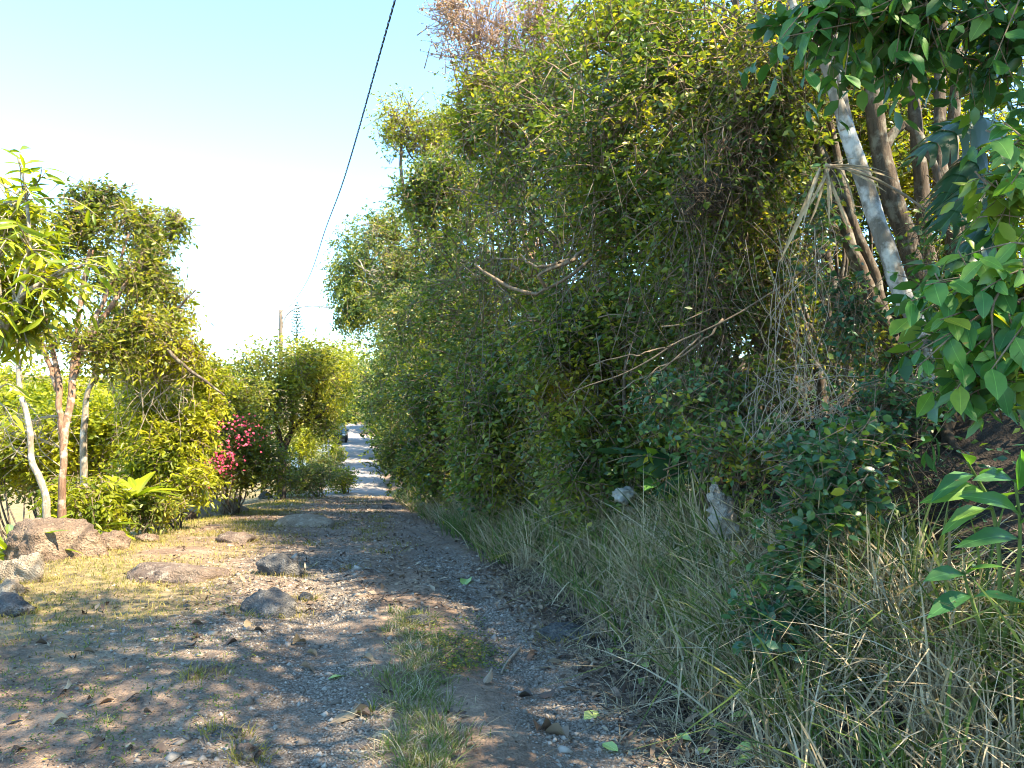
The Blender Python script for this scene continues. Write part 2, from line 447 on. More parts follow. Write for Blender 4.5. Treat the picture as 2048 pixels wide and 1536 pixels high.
def shrub(name, label, cat, base, lumps, n_twigs, per, L, Wr, leaf, seed, group=None, stems=4, stem_r=.03, bark='bark', n_br=0, **kw):
    base = np.asarray(base, float)
    o = thing(name, label, cat, base, group)
    rng = np.random.default_rng(seed + 1000)
    ta, tb_ = lump_targets(rng, lumps, stems), lump_targets(rng, lumps, stems)
    cen = np.mean(np.array([l[:3] for l in lumps]), axis=0)
    for i, t in enumerate(ta * .55 + tb_ * .25 + cen * .2):
        b0 = rng.normal(size=3) * .10; b0[2] = -.08
        tt = t - base
        mid = b0 * .5 + tt * .5 + rng.normal(size=3) * .12 * np.linalg.norm(tt)
        mid[2] = max(mid[2], .3 * tt[2])
        add('stem', limb_mesh('stem', [[*b0, stem_r * .8], [*mid, stem_r * .5], [*tt, stem_r * .15]], 16, 6, .05, seed + i), M[bark], o)
    crown(o, base, lumps, n_twigs, per, L, Wr, leaf, seed, **kw)
    return o
def blades(name, base, h, w, lean, curve, v, m, parent=None, kind='stuff', K=4):
    """grass ribbons: base (n,3), h (n), lean (n,2) tip offset, curve = drop at tip"""
    n = len(base); t = np.linspace(0, 1, K)
    ax = np.zeros((n, K, 3)); ax[..., 0] = lean[:, None, 0] * t ** 1.6; ax[..., 1] = lean[:, None, 1] * t ** 1.6
    ax[..., 2] = h[:, None] * (t[None] - curve[:, None] * t[None] ** 3)
    rng = np.random.default_rng(n)
    if K >= 5:                                             # a third of the stalks are snapped and hang over
        kk = rng.uniform(size=n) < .34; kt = rng.uniform(.4, .75, n); a_ = rng.uniform(0, 6.28, n); dz = rng.uniform(-.1, 1.1, n)
        over = np.clip(t[None] - kt[:, None], 0, 1) * kk[:, None] * h[:, None]
        ax[..., 2] -= over * (1 + dz[:, None]); ax[..., 0] += over * np.cos(a_)[:, None] * .9; ax[..., 1] += over * np.sin(a_)[:, None] * .9
    p = base[:, None] + ax
    th = rng.uniform(0, np.pi, n); s = np.stack([np.cos(th), np.sin(th), th * 0], -1)
    wt = w[:, None] * np.interp(t, [0, .3, .75, 1], [.7, 1, .7, .08])[None]
    V = np.stack([p - s[:, None] * wt[..., None] / 2, p + s[:, None] * wt[..., None] / 2], 2).reshape(-1, 3)
    idx = np.arange(n * K * 2).reshape(n, K, 2)
    q = np.stack([idx[:, :-1, 0], idx[:, :-1, 1], idx[:, 1:, 1], idx[:, 1:, 0]], -1).reshape(-1, 4)
    NTRI[0] += len(q) * 2
    return add(name, mesh_np(name, V, [q], np.repeat(v, K * 2)), m, parent, kind)
# ------------------------------------------------------------------ ground
xs = np.unique(np.round(np.concatenate([-np.geomspace(12, 4000, 34), np.arange(-12, -6, .3), np.arange(-6, 3.4, .055), np.arange(3.4, 12, .3), np.geomspace(12, 4000, 34)]), 4))
ys = np.unique(np.round(np.concatenate([np.arange(-40, 1.5, 1.5), np.arange(1.5, 9, .05), np.arange(9, 16, .1), np.arange(16, 36, .25), np.arange(36, 110, 1.0), np.geomspace(110, 4000, 34)]), 4))
GX, GY = np.meshgrid(xs, ys)
GZ = ground(GX.ravel(), GY.ravel())
gv = np.stack([GX.ravel(), GY.ravel(), GZ], -1)
nx, ny = len(xs), len(ys)
ii = np.arange(nx * ny).reshape(ny, nx)
gq = np.stack([ii[:-1, :-1], ii[:-1, 1:], ii[1:, 1:], ii[1:, :-1]], -1).reshape(-1, 4)
gme = mesh_np('ground', gv, [gq], smooth=True)
def masks(x, y):
    c = x - ctr(y); u = x - edge(y)
    n = fbm2(x, y, .9, 21); n2 = fbm2(x, y, .35, 23)
    rut = np.maximum(np.exp(-((c - .68) / .36) ** 4), np.exp(-((c + .62) / .42) ** 4))
    grav = np.clip(rut * 1.2 - .4 + (n2 - .5) * 1.3 + (n - .5) * 1.3 * np.clip((y - 5) / 4, 0.2, 1), 0, 1) * np.clip((20 - y) / 12, .3, 1)
    grav = np.maximum(grav, np.clip(np.exp(-((c + 1.1) / .7) ** 2) * .75 + (n - .5) * 1.4 - .15, 0, 1) * np.clip((14 - y) / 8, 0.15, 1) * .8)
    grass = np.clip((-c - 1.25) / .8, 0, 1) * np.clip((y - 4.3) / 1.6, 0, 1) * np.clip((fbm2(x, y, 1.3, 29) - .36) * 5 + (n2 - .5) * 1.5, 0, 1)
    grass = np.maximum(grass, (left(y) - x > -.2) * .8)
    grass = np.maximum(grass, np.clip((y - 110) / 40, 0, 1))
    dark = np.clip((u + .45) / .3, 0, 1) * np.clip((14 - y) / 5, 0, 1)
    return grav, grass, dark
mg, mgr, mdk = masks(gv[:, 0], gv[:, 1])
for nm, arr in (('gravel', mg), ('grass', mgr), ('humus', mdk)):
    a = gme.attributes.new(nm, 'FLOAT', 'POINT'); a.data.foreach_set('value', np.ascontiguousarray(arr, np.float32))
m, nt, N, L, bs = mat('ground_soil')
co = N.new('ShaderNodeTexCoord').outputs['Object']
def att(n): 
    a = N.new('ShaderNodeAttribute'); a.attribute_name = n; return a.outputs['Fac']
n1 = tex(nt, 'Noise', 1.7, Detail=9, Roughness=.65); n2 = tex(nt, 'Noise', 26, Detail=6, Roughness=.7)
vo = tex(nt, 'Voronoi', 75); vo2 = tex(nt, 'Voronoi', 34); n4 = tex(nt, 'Noise', 7, Detail=6, Roughness=.6)
for t_ in (n1, n2, vo, vo2, n4): L.new(co, t_.inputs['Vector'])
soil = ramp(nt, [(.28, (.11, .075, .054)), (.5, (.23, .162, .115)), (.72, (.39, .285, .20))], n1.outputs[0]).outputs[0]
soil = mixc(nt, soil, ramp(nt, [(.25, (.45, .45, .45)), (.55, (1, 1, 1)), (.8, (1.6, 1.5, 1.4))], n2.outputs[0]).outputs[0], .9, 'MULTIPLY')
sep = N.new('ShaderNodeSeparateColor'); L.new(vo.outputs['Color'], sep.inputs[0])
stone = ramp(nt, [(0, (.125, .102, .08)), (.5, (.24, .205, .165)), (1, (.36, .315, .26))], sep.outputs[0]).outputs[0]
stone = mixc(nt, stone, ramp(nt, [(0, (1.1, 1.1, 1.1)), (.55, (.75, .75, .75)), (.8, (.35, .32, .3))], vo.outputs['Distance']).outputs[0], 1.0, 'MULTIPLY')
col = mixc(nt, soil, stone, att('gravel'))
turf = ramp(nt, [(.3, (.09, .095, .03)), (.5, (.22, .18, .07)), (.7, (.36, .27, .13))], n4.outputs[0]).outputs[0]
gm = N.new('ShaderNodeMath'); gm.operation = 'MULTIPLY'; L.new(att('grass'), gm.inputs[0]); L.new(ramp(nt, [(.3, (.2, .2, .2)), (.6, (1, 1, 1))], n2.outputs[0]).outputs[0], gm.inputs[1])
col = mixc(nt, col, turf, gm.outputs[0])
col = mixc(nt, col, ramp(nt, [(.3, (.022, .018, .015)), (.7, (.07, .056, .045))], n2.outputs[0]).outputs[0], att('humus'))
L.new(col, bs.inputs['Base Color']); bs.inputs['Roughness'].default_value = .95; bs.inputs['Specular IOR Level'].default_value = .15
hs = N.new('ShaderNodeMath'); hs.operation = 'MULTIPLY_ADD'; L.new(vo.outputs['Distance'], hs.inputs[0]); hs.inputs[1].default_value = -.5; L.new(n2.outputs[0], hs.inputs[2])
L.new(bump(nt, hs.outputs[0], .9, .018), bs.inputs['Normal'])
g = add('ground', gme, m, kind='structure')
g['label'] = 'uneven brown soil with gravel wheel ruts, turf and rising bank'

# far concrete lane
m, nt, N, L, bs = mat('lane_concrete')
co = objcoord(nt)
n1 = tex(nt, 'Noise', .6, Detail=8, Roughness=.7); n2 = tex(nt, 'Noise', 9, Detail=6, Roughness=.7)
L.new(co, n1.inputs['Vector']); L.new(co, n2.inputs['Vector'])
c_ = ramp(nt, [(.35, (.20, .175, .16)), (.6, (.36, .32, .29))], n1.outputs[0]).outputs[0]
c_ = mixc(nt, c_, ramp(nt, [(.3, (.65, .65, .65)), (.7, (1.15, 1.15, 1.15))], n2.outputs[0]).outputs[0], 1.0, 'MULTIPLY')
L.new(c_, bs.inputs['Base Color']); bs.inputs['Roughness'].default_value = .9
L.new(bump(nt, n2.outputs[0], .5, .02), bs.inputs['Normal'])
ry = np.arange(26.5, 86, .5); ru = np.linspace(-2.75, -.15, 12)
RX = edge(ry)[:, None] + ru[None] + (fbm2(ry[:, None] + 0 * ru, ru[None] * 3, 1.2, 4) - .5) * .25
RY = ry[:, None] + 0 * ru[None]
RZ = zc(ry)[:, None] + .05 - .06 * (np.abs(np.linspace(-1, 1, 12)) ** 6)[None] + (fbm2(RX, RY, 2.5, 41) - .5) * .05
RZ = RZ - .07 * np.clip((28.5 - RY) / 2, 0, 1)
RZ = np.maximum(RZ, ground(RX.ravel(), RY.ravel()).reshape(RX.shape) + .006 * (np.abs(np.linspace(-1, 1, 12)) < .95))
ri = np.arange(RX.size).reshape(RX.shape)
rq = np.stack([ri[:-1, :-1], ri[:-1, 1:], ri[1:, 1:], ri[1:, :-1]], -1).reshape(-1, 4)
o = add('road', mesh_np('road', np.stack([RX, RY, RZ], -1).reshape(-1, 3), [rq], smooth=True), m, kind='structure')
o['label'] = 'narrow pale concrete lane climbing away between hedges'

# ------------------------------------------------------------------ rocks
def rock_mesh(seed, rx, ry, rz, sub=4, rough=.28, cuts=5, flat=0.):
    bm = bmesh.new(); bmesh.ops.create_icosphere(bm, subdivisions=sub, radius=1)
    rng = np.random.default_rng(seed)
    pl = [(nrm(rng.normal(size=3) + np.array([0, 0, .3])), rng.uniform(.55, .85)) for _ in range(cuts)]
    off = Vector(rng.uniform(-50, 50, 3))
    for v in bm.verts:
        p = v.co.copy()
        for nn, d in pl:
            k = p.dot(Vector(nn)) - d
            if k > 0: p -= Vector(nn) * k * .85
        s = 1 + rough * mnoise.fractal(p * 1.6 + off, 1.0, 2.0, 5) + rough * .55 * (mnoise.ridged_multi_fractal(p * 2.2 + off, .9, 2.1, 4, 1.0, 2.0) - 1.0) * .35 + .07 * mnoise.fractal(p * 7 + off, .8, 2.0, 4)
        v.co = Vector((p.x * rx * s, p.y * ry * s, p.z * rz * s))
    me = bpy.data.meshes.new('rock'); bm.to_mesh(me); bm.free()
    me.polygons.foreach_set('use_smooth', np.ones(len(me.polygons), bool))
    return me
def rock(px, py, wpx, hpx, label, mt, seed, depth_ratio=.75, sink=.25, name='boulder', cat='boulder', rot=None, **kw):
    """px,py = middle of the visible foot; size from its width and height in the picture at that ground distance"""
    p = hit(px, py); d = p[1]
    w, h = wpx / FPX * d, hpx / FPX * d
    me = rock_mesh(seed, w * .53, w * .53 * depth_ratio, h / (1 - sink) * .58, **kw)
    o = add(name, me, M[mt]); o.location = (p[0], p[1] + w * .42 * depth_ratio, p[2] + h / (1 - sink) * .58 * (1 - 2 * sink) - .27 * h)
    o.rotation_euler = (0, 0, (seed * .7 % .6) - .3 if rot is None else rot)
    tag(o, label, cat); return o
rock(84, 1126, 195, 108, 'largest brown boulder with a flat top and dappled light, under the slim forked trees', 'soil_rock', 3, .8, .2, sub=5, rough=.10, cuts=9)
rock(32, 1168, 92, 58, 'pale sunlit boulder leaning against the foot of the largest brown boulder', 'rock_pale', 5, .8, .25)
rock(2, 1196, 56, 36, 'small tan stone between the pale sunlit boulder and the dark grey one', 'rock_pale', 7, .8, .25, name='stone', cat='stone')
rock(8, 1232, 80, 42, 'dark grey rounded stone in shade beside the small tan stone', 'rock_grey', 8, .8, .25)
rock(212, 1100, 62, 36, 'rounded brown stone touching the right side of the largest boulder', 'soil_rock', 9, .9, .25, name='stone', cat='stone')
rock(402, 1036, 150, 46, 'broad sunlit pale boulder in front of the pink flowering shrub', 'rock_pale', 11, .7, .25, rough=.2)
rock(365, 1044, 46, 22, 'brown lump of stone against the left end of the broad pale boulder', 'soil_rock', 12, .8, .25, name='stone', cat='stone')
rock(255, 1062, 90, 26, 'low whitish stone at the foot of the wooden stake', 'rock_pale', 13, .8, .3, name='stone', cat='stone')
rock(322, 1164, 220, 34, 'long flat brown rock ledge half buried in the turf', 'rock_red', 15, .5, .35, rough=.22)
rock(556, 1152, 98, 42, 'angular blue-grey rock with a sheer dark end beside the track', 'rock_grey', 17, .6, .2, cuts=8, rough=.14)
rock(532, 1232, 132, 52, 'low rounded grey rock half sunk in the left wheel track', 'rock_grey', 18, .6, .35, rough=.2)
rock(600, 1055, 120, 26, 'low sunlit sandy hump of rock at the bend of the track', 'rock_pale', 19, .7, .4, rough=.12)
rock(466, 1086, 80, 22, 'small brown rock poking out of the turf beyond the long ledge', 'rock_red', 20, .7, .35, name='stone', cat='stone')
rock(528, 998, 26, 16, 'little dark stone at the foot of the round dark tree', 'rock_grey', 22, .8, .2, name='stone', cat='stone')
rock(468, 1004, 36, 16, 'brown stone just right of the broad pale boulder', 'soil_rock', 23, .8, .2, name='stone', cat='stone')
rock(290, 1084, 44, 15, 'small brown stone in the bright turf below the wooden stake', 'soil_rock', 25, .8, .3, name='stone', cat='stone')
rock(610, 1203, 34, 15, 'small square grey stone next to the low rounded rock in the track', 'rock_grey', 26, .8, .3, name='stone', cat='stone')
rock(486, 1522, 58, 32, 'reddish grey stone in the gravel with weeds growing round it', 'rock_red', 27, .8, .3, name='stone', cat='stone')
rock(443, 1474, 62, 15, 'flat bluish stone bedded in the gravel behind the reddish grey stone', 'rock_grey', 28, .6, .4, name='stone', cat='stone')
rock(378, 1362, 26, 16, 'pinkish pebble standing on edge in the left gravel', 'rock_red', 29, .8, .3, name='stone', cat='stone')
rock(1135, 1280, 100, 26, 'cracked slab of grey rock at the foot of the dry grass', 'rock_grey', 30, .7, .4, name='stone', cat='stone')
rock(842, 1250, 62, 22, 'grey stone at the head of the central grass strip', 'rock_grey', 31, .7, .35, name='stone', cat='stone')
rock(412, 1352, 70, 12, 'long low brown stone flush with the left gravel', 'soil_rock', 33, .5, .5, name='stone', cat='stone')
rock(775, 1018, 20, 10, 'grey stone at the foot of the hedge where the lane begins', 'rock_grey', 34, .8, .3, name='stone', cat='stone')

ROCKS = [o_ for o_ in COL.objects if o_.name.split('.')[0] in ('boulder', 'stone')]
# ------------------------------------------------------------------ gravel, litter, turf and tall grass (stuff)
rng = np.random.default_rng(77)
def scatter(n, x0, x1, y0, y1, ypow=1.0):
    return rng.uniform(x0, x1, n), y0 + (y1 - y0) * rng.uniform(0, 1, n) ** ypow
x, y = scatter(150000, -4.2, 1.6, 2.6, 9, 1.7)
gmask = masks(x, y)[0]
ok = (rng.uniform(size=len(x)) < gmask ** 1.3) & (np.abs(x / y) < .75)
x, y = x[ok][:30000], y[ok][:30000]
n = len(x); z = ground(x, y)
sz = rng.lognormal(math.log(.0052), .5, n) * (1 + .03 * y)
big = rng.uniform(size=n) < .012 * np.clip(-(x - ctr(y)), 0, 1); sz[big] *= 2.6
octa = np.array([[1, 0, 0], [0, 1, 0], [-1, 0, 0], [0, -1, 0], [0, 0, 1], [0, 0, -1.0]])
of = np.array([[0, 1, 4], [1, 2, 4], [2, 3, 4], [3, 0, 4], [1, 0, 5], [2, 1, 5], [3, 2, 5], [0, 3, 5]])
J = octa[None] * (1 + .35 * rng.normal(size=(n, 6, 1))) + .22 * rng.normal(size=(n, 6, 3))
J[..., 2] *= .55
th = rng.uniform(0, 6.28, n); c_, s_ = np.cos(th), np.sin(th)
J = np.stack([J[..., 0] * c_[:, None] - J[..., 1] * s_[:, None], J[..., 0] * s_[:, None] + J[..., 1] * c_[:, None], J[..., 2]], -1) * sz[:, None, None]
V = J + np.stack([x, y, z + sz * .15], -1)[:, None]
add('gravel', mesh_np('gravel', V.reshape(-1, 3), [(np.arange(n)[:, None, None] * 6 + of[None]).reshape(-1, 3)], np.repeat(rng.uniform(0, 1, n), 6)), M['gravel'], kind='stuff')['label'] = 'loose grey angular gravel in the wheel tracks'
NTRI[0] += n * 8

x = []; y = 5 + 23 * rng.uniform(0, 1, 5200) ** 1.2; x = ctr(y) + rng.normal(size=len(y)) * 1.0 - .35
n = len(x); z = ground(x, y); sz = rng.lognormal(math.log(.010), .5, n) * (1 + .03 * y)
J = octa[None] * (1 + .3 * rng.normal(size=(n, 6, 1))) + .2 * rng.normal(size=(n, 6, 3)); J[..., 2] *= .5; J *= sz[:, None, None]
add('pebbles', mesh_np('pebbles', (J + np.stack([x, y, z], -1)[:, None]).reshape(-1, 3), [(np.arange(n)[:, None, None] * 6 + of[None]).reshape(-1, 3)], np.repeat(rng.uniform(0, .9, n), 6)), M['gravel'], kind='stuff')['label'] = 'pebbles and stone chips strewn along the middle of the track'
def flat_bits(name, x, y, L0, W0, mt, v, label, tilt=.35):
    n = len(x); z = ground(x, y) + .004
    th = rng.uniform(0, 6.28, n)
    ax = np.stack([np.cos(th), np.sin(th), rng.normal(size=n) * tilt], -1)
    up = nrm(np.array([0, 0, 1.0]) + rng.normal(size=(n, 3)) * tilt)
    L_ = L0 * rng.lognormal(0, .4, n); W_ = W0 * rng.lognormal(0, .35, n)
    Vv, T, vv = leaf_arrays(np.stack([x, y, z + L_ * .05], -1), ax, up, L_, W_, v, 'kite')
    NTRI[0] += len(T)
    add(name, mesh_np(name, Vv, [T], vv), mt, kind='stuff')['label'] = label
x, y = scatter(26000, -5, 1.2, 2.7, 13, 1.5)
c = x - ctr(y); k = masks(x, y)
ok = rng.uniform(size=len(x)) < np.clip(.35 + .8 * (c < -1.0) + .7 * (np.abs(c) < .2) + .8 * (c > 1.05) - .55 * k[0], .06, 1)
x, y = x[ok], y[ok]
flat_bits('leaf_litter', x, y, .028, .008, M['litter'], np.clip(rng.beta(2, 2.2, len(x)), 0, 1), 'scattered straw, twig bits and dead leaf crumbs on the soil')
x, y = scatter(9000, 0, 1, 6, 27, 1.2); x = ctr(y) + rng.normal(size=len(y)) * 1.3 - .3
flat_bits('track_litter', x, y, .06, .022, M['litter'], rng.beta(1.8, 1.8, len(x)), 'dead leaves and straw scattered along the middle of the track', .4)
x, y = scatter(5200, .1, 1.5, 2.6, 8, 1.2); x = edge(y) + rng.uniform(-.55, .5, len(x))
flat_bits('dead_leaf_drift', x, y, .05, .022, M['litter'], rng.beta(1.6, 2.2, len(x)), 'drift of dark dead leaves and straw along the foot of the bank', .5)

x, y = scatter(90000, -7, 0, 3.0, 24, 1.4)
k = masks(x, y); ok = (rng.uniform(size=len(x)) < k[1] * .75) & (x > left(y) - .5)
x, y = x[ok], y[ok]; n = len(x)
b = np.stack([x, y, ground(x, y) - .004], -1)
cl = fbm2(x, y, .4, 61)
blades('turf', b, rng.uniform(.02, .055, n) * (1 + y * .03), rng.uniform(.003, .006, n) * (1 + y * .08), rng.normal(size=(n, 2)) * .02, rng.uniform(0, .4, n), np.clip(cl * 1.3 - .15 + rng.normal(size=n) * .18, 0, 1), M['turf'], K=3)['label'] = 'short sun-bleached turf beside the track'
def tufts(name, centers, nb, h, w, spread, mt, vm, label, lean=.5, K=4, vs=.2):
    B, Hh, Ww, Ln, Cv, Vv = [], [], [], [], [], []
    for (cx_, cy_) in centers:
        k = int(nb * rng.uniform(.6, 1.4)); a = rng.uniform(0, 6.28, k); r = np.abs(rng.normal(size=k)) * spread
        X_, Y_ = cx_ + r * np.cos(a), cy_ + r * np.sin(a)
        hh = h * rng.uniform(.45, 1.2, k) * rng.uniform(.75, 1.2)
        B.append(np.stack([X_, Y_, ground(X_, Y_) - .01], -1)); Hh.append(hh); Ww.append(w * rng.uniform(.6, 1.4, k))
        a2 = a + rng.normal(size=k) * .7
        l = hh * lean * np.minimum(np.abs(rng.normal(size=k)), 1.7); Ln.append(np.stack([l * np.cos(a2), l * np.sin(a2)], -1))
        Cv.append(np.clip(np.abs(rng.normal(size=k)) * .35, 0, .9)); Vv.append(np.clip(vm + vs * rng.normal(size=k), 0, 1))
    o = blades(name, np.concatenate(B), np.concatenate(Hh), np.concatenate(Ww), np.concatenate(Ln), np.concatenate(Cv), np.concatenate(Vv), mt, K=K)
    o['label'] = label; return o
def pxc(pts, jx=0, jy=0):
    return [tuple(hit(a + rng.normal() * jx, b_ + rng.normal() * jy)[:2]) for a, b_ in pts]
strip = []
for t_ in np.linspace(0, 1, 74):
    py = 1225 + (1560 - 1225) * t_; px = 810 + 45 * t_ + rng.normal() * (26 + 26 * t_)
    strip.append((px, py))
tufts('strip_grass', pxc(strip), 34, .085, .0046, .05, M['grass'], .72, 'low grass growing along the crown between the wheel tracks', 1.1, vs=.25)
tufts('strip_straw', pxc(strip), 26, .08, .004, .06, M['straw'], .6, 'dry straw mixed into the central grass strip', 1.4)
wd = [(900 + rng.normal() * 50, 1285 + rng.normal() * 26) for _ in range(60)] + [(925 + rng.normal() * 25, 1330 + rng.normal() * 16) for _ in range(24)]
wp = np.array([hit(a, b_) for a, b_ in wd])
def weeds(name, pts, per, L0, mt, label, hh=.04, sp=.05):
    P0 = np.repeat(pts, per, axis=0); n = len(P0)
    q = P0 + rng.normal(size=(n, 3)) * [sp, sp, 0]; q[:, 2] = ground(q[:, 0], q[:, 1]) + rng.uniform(.005, hh, n)
    th = rng.uniform(0, 6.28, n); ax = np.stack([np.cos(th), np.sin(th), rng.normal(size=n) * .4], -1)
    Vv, T, vv = leaf_arrays(q, ax, nrm(np.array([0, 0, 1.]) + rng.normal(size=(n, 3)) * .4), L0 * rng.uniform(.6, 1.4, n), L0 * .5 * rng.uniform(.7, 1.3, n), rng.uniform(0, 1, n), 'kite')
    NTRI[0] += len(T)
    add(name, mesh_np(name, Vv, [T], vv), mt, kind='stuff')['label'] = label
weeds('track_weeds', wp, 22, .022, M['hedge'], 'small green creeping weeds on the crown of the track')
mt_ = []
for _ in range(230):
    yy = 8 + 19 * rng.uniform() ** 1.1; cc_ = rng.choice([-1.5, -1.1, -.1, .1]) + rng.normal() * .28
    if fbm2(np.array([ctr(yy) + cc_]), np.array([yy]), 1.2, 91)[0] > .47: mt_.append((float(ctr(yy) + cc_), float(yy)))
tufts('track_tufts', mt_, 22, .09, .008, .12, M['turf'], .4, 'thin patches of low grass along the middle of the track', 1.0, 3)
lw = np.array([hit(rng.uniform(0, 520), 1180 + 340 * rng.uniform() ** 1.2) for _ in range(90)])
weeds('soil_weeds', lw, 16, .02, M['hedge'], 'sparse green weeds dotting the shaded soil on the left', .03, .08)
tufts('soil_grass', [tuple(p[:2]) for p in lw[::2]], 12, .06, .004, .05, M['grass'], .65, 'thin wisps of grass on the shaded soil', 1.0)
# tall dry grass along the foot of the bank
def belt(n, y0, y1, u0, u1, yp):
    yy = y0 + (y1 - y0) * rng.uniform(0, 1, n) ** yp
    return [(float(edge(a) + u0 + (u1 - u0) * rng.uniform() ** .8), float(a)) for a in yy]
rng = np.random.default_rng(901)
tufts('tall_dry_grass', belt(110, 2.4, 8, -.05, .8, 1.15), 34, .54, .0085, .04, M['straw'], .45, 'tall dry tan grass along the foot of the bank', .6, 6, .3)
tufts('bent_dry_grass', belt(190, 2.4, 7.5, .0, .8, 1.1), 14, .42, .012, .06, M['straw'], .6, 'bent broad dry grass blades among the tall stalks', 1.3, 6, .3)
tufts('low_dead_grass', belt(170, 2.4, 7, -.1, .7, 1.1), 28, .2, .005, .09, M['litter'], .75, 'short brown dead grass thatch on the foot of the bank', 1.1, 4, .2)
tufts('far_dry_grass', belt(170, 7.5, 22, -.2, .45, 1.1), 28, .42, .013, .10, M['straw'], .35, 'dry grass fringe below the hedge further along the track', .8)
tufts('tall_green_grass', belt(150, 2.4, 9, 0, .95, 1.1), 20, .58, .0115, .045, M['grass'], .5, 'green grass blades among the dry stalks on the bank', .95, 6, .28)
tufts('far_green_grass', belt(150, 8, 26, -.2, .4, 1.1), 28, .38, .014, .10, M['grass'], .5, 'green grass fringe below the hedge further along the track', .9)
tufts('fallen_straw', belt(170, 2.5, 7.5, -.45, .2, 1.1), 16, .09, .0045, .10, M['straw'], .6, 'flattened straw lying at the edge of the right wheel track', 2.4)
tufts('leaning_stalks', belt(60, 2.5, 6.5, .2, .8, 1.0), 6, .6, .006, .05, M['straw'], .8, 'long pale broken grass stalks leaning out of the bank', .7, 6)
tufts('pale_straw', belt(110, 2.3, 4.6, .1, .9, 1.0), 12, .42, .008, .06, M['straw'], .85, 'bleached whitish straw on the near bank', 1.1, 6, .15)
rt = []
for o_ in ROCKS:
    if o_.location.y > 16: continue
    r_ = o_.dimensions.x * .5 if o_.dimensions.x > 0 else .3
    me_ = o_.data; r_ = max(abs(v.co.x) for v in me_.vertices); ry_ = max(abs(v.co.y) for v in me_.vertices)
    for a_ in np.arange(0, 6.28, .35 if r_ > .15 else .8):
        rt.append((o_.location.x + math.cos(a_) * r_ * rng.uniform(.8, 1.1), o_.location.y + math.sin(a_) * ry_ * rng.uniform(.8, 1.1)))
tufts('rock_grass', rt, 16, .07, .005, .05, M['turf'], .55, 'short grass tufts round the foot of the rocks', .8)

yy = 2.6 + 7 * rng.uniform(0, 1, 420); bc = np.stack([edge(yy) + rng.uniform(.7, 4.2, 420), yy, yy * 0], -1)
weeds('bank_creeper', bc, 22, .055, M['round'], 'dark creeper leaves and seedlings covering the shaded bank', .12, .12)
# ------------------------------------------------------------------ single large leaves as objects
def leaf_unit(name, prof, curl, fold, mt, nl=7, nw=2, tipdrop=.15, teeth=0):
    t = np.linspace(0, 1, nl); wv = np.interp(t, [p[0] for p in prof], [p[1] for p in prof])
    s = np.linspace(-1, 1, 2 * nw + 1)
    X = t[:, None] + 0 * s[None]; Y = wv[:, None] * s[None] * (1 + .08 * np.sin(t * 23 + fold * 40))[:, None]
    if teeth: X = X + teeth * np.abs(s)[None] * (wv / max(wv))[:, None]
    Z = -tipdrop * (t ** 2)[:, None] + fold * np.abs(Y) + curl * (s ** 2)[None] * wv[:, None] * np.sin(t * 5)[:, None]
    idx = np.arange(X.size).reshape(X.shape)
    q = np.stack([idx[:-1, :-1], idx[1:, :-1], idx[1:, 1:], idx[:-1, 1:]], -1).reshape(-1, 4)
    me = mesh_np(name, np.stack([X, Y, Z], -1).reshape(-1, 3), [q], smooth=True)
    me.materials.append(mt); return me
OV = [(0, .02), (.08, .08), (.3, .22), (.55, .245), (.78, .16), (.92, .05), (1, .0)]
LANCE = [(0, .015), (.12, .06), (.4, .13), (.65, .12), (.88, .05), (1, 0)]
HEART = [(0, .12), (.06, .28), (.25, .36), (.5, .32), (.75, .18), (.93, .04), (1, 0)]
STRAP = [(0, .03), (.25, .07), (.6, .10), (.85, .07), (1, .0)]
leaf_broad = [leaf_unit('leaf', OV, c, f, M['broad'], tipdrop=d_) for c, f, d_ in ((.05, .25, .12), (.15, .12, .3), (-.1, .35, .05), (.2, .05, .45))]
leaf_mango = [leaf_unit('leaf', LANCE, c, f, M['fern'], tipdrop=d_) for c, f, d_ in ((.05, .3, .25), (.1, .2, .5), (-.1, .4, .1))]
def split_leaf(seed, drop):
    r_ = np.random.default_rng(seed); V_, Q_ = [], []
    nb = 9
    for sd in (-1, 1):
        for k in range(nb):                                # finger-like lobes along the midrib, joined near it
            t0, t1 = k / nb, (k + 1) / nb + .015
            w0 = np.interp((t0 + t1) / 2, [p[0] for p in HEART], [p[1] for p in HEART]) * r_.uniform(.85, 1.05)
            for j in range(5):
                f = j / 4; sw = .16 * f * f
                wid = 1 - (.10 + .5 * r_.uniform(.3, 1)) * max(0, f - .45)
                m_ = (t0 + t1) / 2; h_ = (t1 - t0) / 2 * wid
                for tt in (m_ - h_, m_ + h_):
                    V_.append((tt + sw, sd * w0 * f, -drop * tt * tt + .25 * w0 * f - .9 * w0 * f * f + .012 * (k % 2)))
            b0 = len(V_) - 10
            for j in range(4): Q_.append((b0 + 2 * j, b0 + 2 * j + 1, b0 + 2 * j + 3, b0 + 2 * j + 2))
    me = mesh_np('leaf', np.array(V_), [np.array(Q_)]); me.materials.append(M['giant']); return me
leaf_heart = [split_leaf(1, .35), split_leaf(2, .55), split_leaf(3, .2)]
leaf_strap = [leaf_unit('frond', STRAP, c, f, M['fern'], 9, 2, tipdrop=d_) for c, f, d_ in ((.05, .3, .45), (.1, .2, .8), (.02, .35, .2))]
